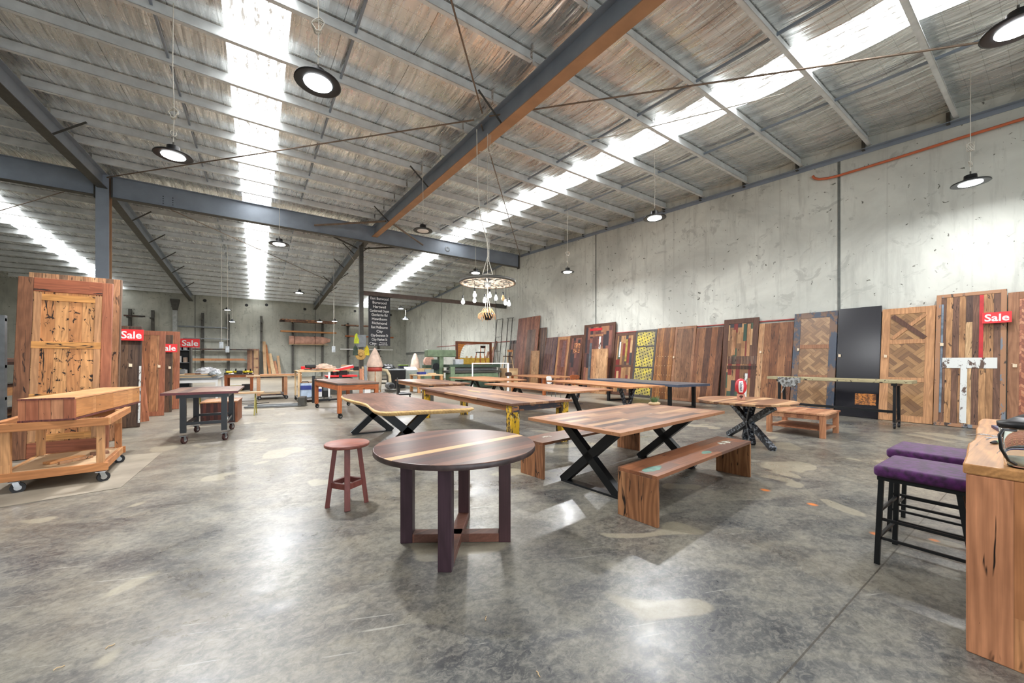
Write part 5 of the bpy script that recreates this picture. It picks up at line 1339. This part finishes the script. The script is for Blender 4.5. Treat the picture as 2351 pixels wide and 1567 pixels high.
tag(MB().box(-.85, -.6, 23.35, 23.55, .861, 1.03).obj('battery_charger', M_blackp, None, .02), 'black charger box between yellow power tools on the orange bench', 'charger')
# cart with timber posts + long boards
t = thing('timber_cart', 'rough timber cart on casters with boards on its shelves, right of the long far bench', 'trolley', (.05, 17.6, 0))
for x in (0, .9):
    for y in (0, 1.3): MB().box(x - .06, x + .06, y - .06, y + .06, .16, .92).obj('post', M_w_tableY2, t); caster(t, x, y, .07, M_galvb)
for z in (.2, .9): MB().box(-.05, .95, -.05, 1.35, z - .04, z).obj('shelf_board', M_pk_dark, t)
tag(MB().box(.1, .8, 17.75, 18.75, .4, .43).obj('offcut_board', M_ply), 'pale board on the lower shelf of the rough timber cart', 'board')
bpy.data.objects['offcut_board'].location.z = -.199
for i, (x0, x1, y0, y1, z, mt) in enumerate(((-.35, 1.45, 17.5, 18.3, .905, M_mdf), (-.1, 1.6, 18.35, 18.9, .905, M_ply), (.1, 1.5, 17.7, 18.6, .945, M_w_pine))):
    tag(MB().box(x0, x1, y0, y1, z, z + .035).obj('wide_board', mt), '%s pale board lying across the top of the rough timber cart' % ('near', 'rear', 'topmost')[i], 'board', 'boards on the rough timber cart')
# white / black steel trolley with machines
t = thing('steel_trolley', 'white topped steel trolley holding pale blue and black machine boxes', 'trolley', (1.25, 15.6, 0))
for x, mt in ((0, M_ply), (1.0, M_white)):
    for y in (0, 1.4): MB().box(x - .03, x + .03, y - .03, y + .03, .12, 1.15).obj('post', mt, t); caster(t, x, y, .05, M_galvb)
MB().box(-.05, 1.35, -.05, 1.45, 1.12, 1.16).obj('tabletop', M_ply, t)
MB().box(-.03, 1.1, -.03, 1.43, .14, .17).obj('lower_shelf', M_dsteel, t)
for x in (.45, 1.35): MB().box(x - .05, x + .05, -.35, -.25, 0, .98).obj('black_post', M_black, t)
MB().box(.4, 1.4, -.36, -.24, .06, .12).obj('front_rail', M_black, t)
def machine_box(label, c, sx, sy, sz, m1, m2):
    t = thing('machine_case', label, 'machine', c); MB().box(0, sx, 0, sy, 0, sz).obj('case', m1, t, .015); MB().box(.01, sx - .01, -.008, 0, sz * .55, sz * .85).obj('front_band', m2, t)
    MB().tube([(sx * .2, sy / 2, sz), (sx * .25, sy / 2, sz + .06), (sx * .75, sy / 2, sz + .06), (sx * .8, sy / 2, sz)], .012, 6).obj('handle', M_blackp, t)
machine_box('pale blue machine case on the lower shelf of the steel trolley', (1.3, 15.7, .171), .38, .5, .52, M_pblue, M_blue)
machine_box('white and navy machine case beside the pale blue one', (1.72, 15.65, .171), .3, .5, .36, M_white, M_blue)
machine_box('black and grey machine case at the right of the steel trolley shelf', (2.05, 15.65, .171), .26, .5, .42, M_blackp, M_galvb)
random.seed(14)
for i in range(5):
    x = 1.3 + i * .2; z = 1.161
    tag(MB().box(x, x + .34, 15.75 + .3 * (i % 2), 16.5, z + .03 * (i % 3), z + .03 * (i % 3) + .028).obj('offcut', [M_mdf, M_pk_dark, M_w_cab, M_ply, M_w_pine][i]), 'offcut on the steel trolley top, %s from the left' % ORD[i], 'offcut', 'offcuts on the steel trolley')
bpy.context.view_layer.update()
tag(MB().box(1.5, 1.85, 15.9, 16.2, 1.25, 1.38).obj('nail_gun_case', M_blackp, None, .03), 'small black and silver tool on the offcuts of the steel trolley', 'tool')
# lifter forks on the floor
t = thing('fork_jack', 'low pair of grey steel forks lying on the floor in front of the steel trolley', 'jack', (-.35, 14.6, 0), R(-12))
for y in (0, .45): MB().box(0, 1.6, y, y + .14, .02, .07).obj('fork', M_galvb, t, .01)
MB().box(1.5, 1.7, 0, .59, .02, .3).obj('head', M_dsteel, t)
# long bench rows by the rear
bench('long_rear_bench', 'long pale workbench with clutter under the canvas-wrapped bundle', 2.0, 6.2, 24.6, 26.0, .92, M_ply, M_w_pineZ, .05, .1, shelf=M_mdf)
heap('canvas_heap', 'crumpled beige canvas on the long pale workbench', 'cloth', (3.4, 25.2, .921), .7, .5, .42, M_cloth, 6)
bench('grey_rear_bench', 'dark workbench with tools right of the pointed dust bag', 6.4, 8.9, 25.5, 27.0, .98, M_galvb, M_dsteel, .06, .1, shelf=M_dsteel)
heap('tool_heap', 'black and grey cluttered tool set on the dark workbench', 'tools', (7.4, 26.2, .981), .6, .5, .32, M_blackp, 9)
tag(MB().box(8.2, 8.8, 25.9, 26.3, .981, 1.2).obj('green_tub', plain('dark_tub', (40, 44, 60), .5), None, .02), 'dark plastic tub with lime rim on the dark workbench', 'tub')
tag(MB().box(8.18, 8.82, 25.88, 26.32, 1.2, 1.235).obj('tub_lid', plain('lime_lid', (160, 200, 60), .5), None, .01), 'lime green lid on the dark plastic tub', 'lid')
# red machine with clutter left of post
t = thing('red_saw', 'red and black panel saw with loose parts left of the steel post', 'machine', (2.68, 18.6, 0))
MB().box(0, 1.0, 0, .9, 0, .75).obj('base_cabinet', M_dsteel, t, .02); MB().box(-.1, 1.2, -.05, 1.0, .78, .86).obj('saw_table', M_red, t, .01)
MB().bar((.2, .4, 1.05), (1.1, .4, 1.25), .3, .1).obj('guard', M_red, t); MB().bar((.55, .4, 1.2), (1.1, .4, 1.32), .06, .06).obj('handle', M_white, t)
MB().cyl((.3, .45, .86), (.3, .45, 1.05), .16, n=16).obj('motor', M_blackp, t); MB().box(0.05, .95, .2, .4, .75, .78).obj('shim', M_black, t)
for i, (x, w, h, tl) in enumerate(((4.02, .2, 1.15, .06), (4.24, .12, 1.3, .02), (4.13, .08, 1.25, .02))):
    tag(MB().bar((x, 18.35 + i * .06, .0), (x + tl, 18.6 + i * .06, h), w, .03, up=(0, 1, 0)).obj('leaning_offcut', [M_w_cab, M_galvb, M_ply][i]), '%s leaning offcut between the red saw and the dust collector' % ('wide brown', 'narrow grey', 'thin pale')[i], 'offcut', 'offcuts leaning near the post')
# straw hat
t = thing('straw_hat', 'yellow straw hat hanging on the steel post', 'hat', (4.55, 20.96, 1.85))
MB().lathe([(0, .12), (.06, .125), (.085, .1), (.1, .01), (.12, .0), (.26, -.015), (.285, .0), (.26, .005), (.12, .015)], n=36, M=Matrix.Rotation(R(90), 4, 'X')).obj('straw', plain('straw', (216, 176, 104), .8, 0, .15, 30), t)
MB().lathe([(.103, .005), (.101, .035), (.097, .035)], n=32, M=Matrix.Rotation(R(90), 4, 'X')).obj('hat_band', plain('hat_band', (120, 84, 54), .8), t)
for lab, x, z, mt in (('lime and white safety vest hanging on the left side of the steel post', 4.36, 2.72, plain('lime_vest', (206, 220, 60), .7)), ('yellow hose coil hanging on the right side of the steel post', 4.86, 2.1, M_yellow), ('dark green hose bundle hanging on the left side of the steel post', 4.3, 2.1, M_greend)):
    o = heap('hanging_item', lab, 'gear', (x, 21.0, z - .28), .14, .1, .5, mt, 12); o.name = 'safety_vest' if 'vest' in lab else 'hose_coil'
# dust collector
t = thing('dust_collector', 'dust extractor with pointed beige cloth bag, red ring and clear lower bag', 'dust collector', (4.72, 18.75, 0))
random.seed(2); m = MB(); n = 28; vs = []
for j, (r_, z) in enumerate(((.36, 1.22), (.38, 1.27), (.31, 1.5), (.22, 1.75), (.12, 1.98), (.01, 2.16))):
    for i in range(n):
        a = 2 * math.pi * i / n; q = r_ * (1 + .1 * math.sin(a * 5 + j * .4) * min(1, j * .4)); vs.append((q * math.cos(a), q * math.sin(a), z))
m.add(vs, [(j * n + i, j * n + (i + 1) % n, (j + 1) * n + (i + 1) % n, (j + 1) * n + i) for j in range(5) for i in range(n)], True); m.obj('cloth_bag', plain('dust_bag_cloth', (214, 188, 170), .85, 0, .1, 4), t)
MB().lathe([(0, 1.22), (.33, 1.22), (.33, 1.02), (.0, 1.02)], n=28).obj('red_drum', plain('red_drum', (176, 70, 56), .5), t)
MB().lathe([(.0, .1), (.28, .12), (.31, .4), (.32, .8), (.315, 1.02)], n=28).obj('clear_bag', plain('dusty_clear_bag', (196, 180, 158), .35, 0, .12, 3), t)
MB().tube([(.3, 0, 1.1), (.55, -.05, 1.05), (.68, -.08, .8), (.7, -.1, .45)], .07, 12).obj('hose', plain('beige_hose', (206, 190, 154), .7), t)
MB().box(.5, .95, -.35, .15, .02, .1).obj('base', M_dsteel, t); MB().cyl((.7, -.3, .3), (.7, .2, .3), .17, n=20).obj('blower', plain('grey_blower', (110, 112, 112), .5, .3), t); MB().cyl((.7, -.48, .3), (.7, -.3, .3), .1, n=16).obj('motor', M_blackp, t)
for a in (.3, 2.4, 4.5): MB().box(.3 * math.cos(a) - .02, .3 * math.cos(a) + .02, .3 * math.sin(a) - .02, .3 * math.sin(a) + .02, 0, 1.1).obj('stand_leg', M_w_pineZ, t)
t = thing('black_bin', 'large black bin cabinet right of the dust collector', 'bin', (6.0, 20.6, 0)); MB().prism([(0, 0), (.85, 0), (.85, .8), (0, .8)], 0, 1.0, inset=.1).obj('body', M_blackp, t, .01); MB().box(-.03, .88, -.03, .83, 1.0, 1.05).obj('rim', M_galvb, t)
# black chair
def chair(name, label, loc, rz, seat_m, back_m, leg_m, sh=.46, bh=.85, round_back=True, lr=.012):
    t = thing(name, label, 'chair', loc, rz)
    MB().box(-.21, .21, -.2, .2, sh - .03, sh + .02).obj('seat', seat_m, t, .02)
    n = 20; m = MB(); Mx = Matrix.Translation((0, .21, bh)) @ Matrix.Rotation(R(84), 4, 'X')
    ry = .16 if round_back else .09
    m.prism([(.2 * math.copysign(abs(math.cos(6.283 * i / n)) ** .6, math.cos(6.283 * i / n)), ry * math.copysign(abs(math.sin(6.283 * i / n)) ** .6, math.sin(6.283 * i / n))) for i in range(n)], -.012, .012, Mx); m.obj('backrest', back_m, t, .004)
    for sx in (-1, 1):
        MB().tube([(sx * .17, .19, sh - .02), (sx * .17, .225, bh)], lr, 8).obj('back_post', leg_m, t)
        for sy in (-1, 1): MB().tube([(sx * .17, sy * .16, sh - .03), (sx * .22, sy * .22, 0)], lr, 8).obj('leg', leg_m, t)
    return t
p = G(941, 902, 0)
chair('office_chair', 'black chair with rounded back at the left of the square-legged table', (3.95, 12.0, 0), R(75), M_blackp, M_blackp, M_black, bh=.82)
chair('dining_chair', 'timber chair with slim splayed legs between the honey table and grey table', (11.0, 11.6, 0), R(150), M_mdf, M_w_orange, M_w_orange, round_back=False)
chair('dining_chair', 'dark-backed chair behind the thin timber table near the white frame', (9.5, 14.0, 0), R(10), M_dsteel, M_pk_dark, M_w_pineZ, bh=.92, round_back=False)
chair('dining_chair', 'pale rounded metal chair at the far end of the honey table', (10.0, 11.7, 0), R(20), M_white, M_white, M_galvb, bh=.74)
# green machines
def gmachine():
    t = thing('green_planer', 'large green planer with black bed and long green body behind the white frame', 'machine', (8.6, 18.6, 0), R(-8))
    MB().box(0, 2.9, 0, 1.1, .05, .42).obj('base', M_greend, t, .03); MB().box(.05, 2.85, -.04, 1.05, .46, .84).obj('body', M_green, t, .04)
    MB().box(-.1, 3.0, -.1, 1.1, .86, .98).obj('lower_bed', M_dsteel, t, .01); MB().box(.1, 2.8, .1, 1.0, 1.0, 1.14).obj('gap_rollers', M_galvb, t); MB().box(-.05, 2.95, -.08, 1.1, 1.16, 1.32).obj('upper_table', M_greend, t, .02)
    MB().box(0, .25, -.12, .2, .2, 1.2).obj('control_column', M_green, t, .01)
    for x in (.6, 1.5, 2.4): MB().cyl((x, -.09, .3), (x, .0, .3), .12, n=16).obj('hand_wheel', M_black, t)
gmachine()
t = thing('green_panel_saw', 'tall green column machine with cabinet left of the large green planer', 'machine', (7.7, 20.0, 0), R(-5))
MB().box(0, .55, 0, .8, 0, .9).obj('cabinet', M_green, t, .02); MB().box(.9, 1.15, .1, .5, 0, 2.1).obj('column', M_green, t, .02); MB().box(.2, 1.9, .05, .7, 1.75, 2.15).obj('upper_housing', M_green, t, .03)
MB().box(0.0, .5, -.1, .0, .8, 1.05).obj('control_panel', plain('grey_control', (156, 164, 160), .5), t); MB().box(.55, .9, .2, .5, .3, 1.6).obj('cable_bundle', M_greend, t); MB().cyl((.72, .2, 1.2), (.72, .12, 1.2), .2, n=18).obj('dark_wheel', M_black, t)
t = thing('grey_sander', 'pale grey slanted control cabinet beside the green column machine', 'machine', (6.98, 21.0, 0), R(-5))
MB().box(0, .7, 0, .6, 0, .95).obj('cabinet', plain('pale_grey_enamel', (170, 176, 166), .5), t, .02); MB().bar((.35, -.02, .98), (.35, .5, 1.15), .68, .05).obj('sloped_panel', M_white, t)
t = thing('lathe_bench', 'cluttered machine with round guard and small cloth bag by the rear right corner', 'machine', (9.6, 27.5, 0))
MB().box(0, 2.6, 0, .9, .0, .95).obj('bench', M_ply, t); MB().cyl((1.5, .2, 1.45), (1.5, .5, 1.45), .42, n=24).obj('round_guard', plain('guard_pink', (190, 150, 134), .6), t); MB().box(1.1, 2.5, .0, .8, .96, 1.2).obj('motor_block', M_greend, t, .03)
MB().lathe([(.36, .96), (.34, 1.2), (.26, 1.6), (.12, 2.0), (.05, 2.1)], (.4, .4, 0), 20).obj('small_dust_bag', plain('dust_bag_cloth2', (210, 186, 168), .85), t)
# finished orange frame leaning behind the planer
t = thing('arched_wood_frame', 'large dark timber frame with orange fan-shaped corner boards standing on the green machine', 'frame', (9.85, 20.6, 1.2), R(-8))
tag(MB().box(9.9, 12.1, 20.25, 20.75, 0, 1.19).obj('storage_crate', M_mdf), 'pale board crate behind the green planer under the arched timber frame', 'crate')
t.location.y = 20.5
w, h = 2.35, 1.5
for a, b in ((0, .14), (w - .14, w)): MB().box(a, b, 0, .08, 0.0, h).obj('stile', wood('dark_orange_frame', [(132, 72, 36), (112, 60, 32)], 'Z', .4, 9, .4, .3, .2, 0), t)
for a, b in ((0, .12), (h - .14, h)): MB().box(.14, w - .14, 0, .08, a, b).obj('rail', MATS['dark_orange_frame'], t)
m = MB(); Mx = Matrix.Rotation(R(90), 4, 'X') @ Matrix.Translation((0, 0, -.06))
pts = [(.14, h - .14), (.14, .12), (.24, .12)] + [(.24 + .62 * (1 - math.cos(i / 8 * 1.4)), .12 + .95 * math.sin(i / 8 * 1.571) * 1.3) for i in range(1, 9)]
m.prism(pts[::-1], 0, .03, Mx); m.obj('fan_boards', wood('fan_orange', [(224, 150, 60), (206, 130, 50)], 'X', .4, 9, .4, .2, 0, 0), t)
for i in range(9):
    z = .25 + i * .13; MB().bar((.14, .02, z + .1), (.30 + i * .05, .02, z), .012, .01).obj('fan_rib', M_dsteel, t)
MB().box(.14, w - .14, .04, .06, .12, .5).obj('yellow_panel', plain('yellow_board', (206, 168, 64), .6), t)  # plain yellow board colour, not emissive
for i in range(5): MB().cyl((.7 + i * .3, .0, .55), (.7 + i * .3, .05, .55), .07, n=16).obj('round_knob', M_ply, t)
# white steel desk frame
t = thing('white_desk_frame', 'tall bare white steel frame standing before the green planer', 'frame', (8.62, 16.1, 0), R(-30))
for x in (0, 1.75):
    for y in (0, .7): MB().box(x - .022, x + .022, y - .022, y + .022, 0, 1.38).obj('leg', M_white, t)
for y in (0, .7): MB().box(-.022, 1.772, y - .022, y + .022, 1.38, 1.425).obj('top_rail', M_white, t)
for x in (0, 1.75): MB().box(x - .022, x + .022, .022, .678, 1.38, 1.425).obj('side_rail', M_white, t)
# bar chairs standing on the planer
def bar_chair(label, loc, rz, seat, back, leg):
    t = thing('bar_chair', label, 'chair', loc, rz)
    MB().box(-.2, .2, -.19, .19, .66, .71).obj('seat', seat, t, .02)
    MB().box(-.22, .22, .19, .215, .92, 1.06).obj('backrest', back, t, .01)
    for sx in (-1, 1):
        MB().bar((sx * .17, .17, .68), (sx * .19, .21, 1.0), .03, .03, up=(1, 0, 0)).obj('back_post', leg, t)
        for sy in (-1, 1): MB().bar((sx * .15, sy * .14, .68), (sx * .25, sy * .23, 0), .03, .03, up=(1, 0, 0)).obj('leg', leg, t)
    for sy in (-1, 1): MB().bar((-.21, sy * .19, .25), (.21, sy * .19, .25), .02, .02).obj('stretcher', leg, t)
bar_chair('black-backed bar chair with brown legs standing on the green planer', (10.55, 18.75, 1.322), R(200), M_blackp, M_blackp, M_w_orange)
bar_chair('pale timber bar chair with round back standing on a board stack right of the planer', (12.0, 18.1, 1.102), R(190), M_pk_dark, M_w_tableY3, M_ply)
t = thing('packing_crate', 'tall pale board crate carrying the pale bar chair', 'crate', (11.7, 17.7, 0)); MB().box(0, .75, 0, .8, 0, 1.1).obj('carcass', M_mdf, t, .01); MB().box(.1, .65, -.015, 0, .15, .95).obj('front_sheet', M_ply, t)
tag(MB().box(9.0, 9.5, 18.75, 19.1, 1.321, 1.62).obj('router_unit', plain('silver_unit', (196, 202, 208), .4, .2), None, .03), 'white and grey router unit on the green planer', 'machine')
# steel ladder frames on the wall
t = thing('steel_ladder_frame', 'tall thin dark steel frame leaning on the right wall beyond the panels', 'frame', (13.25, 21.2, 0))
for y in (0, .75): MB().bar((0, y, 0), (.42, y, 4.35), .04, .04, up=(0, 1, 0)).obj('upright', M_dsteel, t)
for f in (.3, .5, .72, 1.0): MB().bar((.42 * f, 0, 4.35 * f), (.42 * f, .75, 4.35 * f), .03, .03).obj('rung', M_dsteel, t)
t = thing('steel_ladder_frame', 'second dark steel frame with forked top right of the taller thin one', 'frame', (13.3, 20.1, 0))
for y in (0, .5): MB().bar((0, y, 0), (.4, y, 4.3), .04, .04, up=(0, 1, 0)).obj('upright', M_dsteel, t)
MB().bar((.4, -.15, 4.3), (.4, .65, 4.34), .04, .04).obj('top_bar', M_dsteel, t)
for i, (y, w, h, mt) in enumerate(((22.4, .25, 2.9, M_pk_red), (22.9, .3, 2.5, M_ply), (23.4, .25, 2.2, M_pk_brown))):
    tag(MB().bar((13.15, y, .0), (XW - .05, y - .1, h), w, .035, up=(1, 0, 0)).obj('wall_board', mt), '%s board leaning on the right wall left of the steel ladder frames' % ('red-brown', 'pale', 'shorter brown')[i], 'board', 'loose boards by the ladder frames')
bench('small_work_table', 'rough table with pale top and timber offcut legs before the black bin', 6.3, 7.6, 17.2, 18.4, .86, M_ply, M_w_pineZ, .06, .12, shelf=M_mdf)

# ------------------------------------------------------------------ small clutter of the workshop
def crate(name, label, cat, x, y, z, sx, sy, sz, mat, group=None):
    o = MB().box(-sx / 2, sx / 2, -sy / 2, sy / 2, 0, sz).obj(name, mat, None, min(sx, sz) * .06); o.location = (x, y, z); o.rotation_euler = (0, 0, random.uniform(-.3, .3)); return tag(o, label, cat, group)
random.seed(31)
crate('tool_box', 'red tool box at the left end of the long pale workbench', 'box', 2.4, 25.1, .921, .5, .3, .28, M_red)
crate('cardboard_box', 'brown cardboard box in the middle of the long pale workbench', 'box', 4.6, 25.3, .921, .5, .4, .35, M_mdf)
crate('tool_box', 'black tool box next to the cardboard box on the long pale workbench', 'box', 5.2, 25.2, .921, .35, .3, .25, M_blackp)
crate('timber_block', 'pale timber block stack at the right end of the long pale workbench', 'block', 5.75, 25.2, .921, .45, .35, .18, M_ply)
crate('storage_tub', 'black storage tub under the long pale workbench, left part', 'tub', 3.0, 24.3, .001, .7, .45, .5, M_blackp)
crate('storage_tub', 'green storage tub under the long pale workbench, middle part', 'tub', 4.0, 24.3, .001, .6, .45, .45, M_greend)
crate('cardboard_box', 'flat brown box on the floor right of the green storage tub', 'box', 4.9, 24.25, .001, .6, .4, .3, M_mdf)
crate('drill_case', 'blue drill case on top of the rough small work table', 'case', 6.7, 17.8, .861, .36, .28, .12, M_blue)
crate('offcut', 'short pale offcut on the rough small work table beside the blue case', 'offcut', 7.2, 17.7, .861, .4, .12, .06, M_ply)
crate('machine_guard', 'black box unit on the red panel saw table', 'machine', 3.35, 19.2, .862, .35, .3, .2, M_blackp)
crate('paint_tub', 'white paint tub on the floor left of the dust collector', 'tub', 4.12, 17.8, .001, .26, .26, .3, M_white)
crate('wood_offcut', 'brown offcut on the pale sheets at the near end of the white frame bench', 'offcut', -2.1, 19.4, .979, .5, .1, .05, M_w_tableY)
crate('tool_box', 'grey tool box on the far end of the white frame bench', 'box', -2.75, 20.7, .979, .5, .35, .2, M_galvb)
crate('glue_bottle_box', 'white box beside the tins on the top of the dark shelf unit', 'box', -3.9, 24.2, 2.551, .3, .25, .3, M_white)
crate('tool_case', 'yellow tool case on the floor under the orange bench', 'case', -.9, 24.0, .001, .5, .35, .25, M_yellow)
crate('tool_case', 'black tool case on the floor right of the yellow one under the orange bench', 'case', -.45, 24.1, .001, .35, .3, .3, M_blackp)
for i, (x, y, a) in enumerate(((-.55, 16.9, .2), (-.2, 16.2, 1.2), (5.4, 17.6, .6))):
    m = MB(); m.tube([(x + .6 * math.cos(a + q * .35) * (1 + .2 * math.sin(q)), y + .35 * math.sin(q * .5), .012) for q in range(14)], .011, 5)
    tag(m.obj('floor_hose', M_blackp), 'thin black hose curled on the workshop floor, %s from the left' % ORD[i], 'hose', 'hoses on the workshop floor')
# trestle of boards against the far side of the aisle and pallets
for i, z in enumerate((0, .15, .3)):
    o = MB(); [o.box(0, 1.2, k_ * .22, k_ * .22 + .12, z + .10, z + .13) for k_ in range(5)]; [o.box(k_, k_ + .09, 0, 1.0, z + .001, z + .10) for k_ in (0, .55, 1.11)]
    ob = o.obj('wooden_pallet', M_w_pine); ob.location = (7.9, 24.2, 0); tag(ob, '%s pallet from the floor in the stack left of the green column machine' % ORD[i], 'pallet', 'wooden pallets')
# wood chips on the near floor
for i, (u, v, a, lab) in enumerate(((242, 1490, .4, 'tiny curled wood shaving on the near left floor'), (122, 1540, .2, 'pale splinter of wood on the floor at the bottom left'), (1240, 1560, 1.2, 'pale splinter of wood on the floor at the bottom centre'), (1115, 1425, .8, 'tiny wood shaving on the floor in front of the round walnut table'))):
    p = G(u, min(v, 1555)); o = MB().tube([(0, 0, .004), (.012, .006, .008), (.026, .002, .005), (.036, .008, .004)], .0025, 5).obj('wood_shaving', M_ply); o.location = (p.x, p.y, 0); o.rotation_euler = (0, 0, a); tag(o, lab, 'wood shaving')
# pitting bolt holes along the top of the rear wall
for i, u in enumerate((470, 566, 612, 700, 815, 897)):
    p = PY(u, 690, YWB); z = 6.55 if i % 2 else 6.7
    tag(MB().cyl((p.x, YB - .012, z), (p.x, YB - .001, z), .13, n=14).obj('wall_lifting_point', M_blackp), 'dark round lifting socket near the top of the rear wall, %s from left' % ORD[i], 'socket', 'lifting sockets on the rear wall')
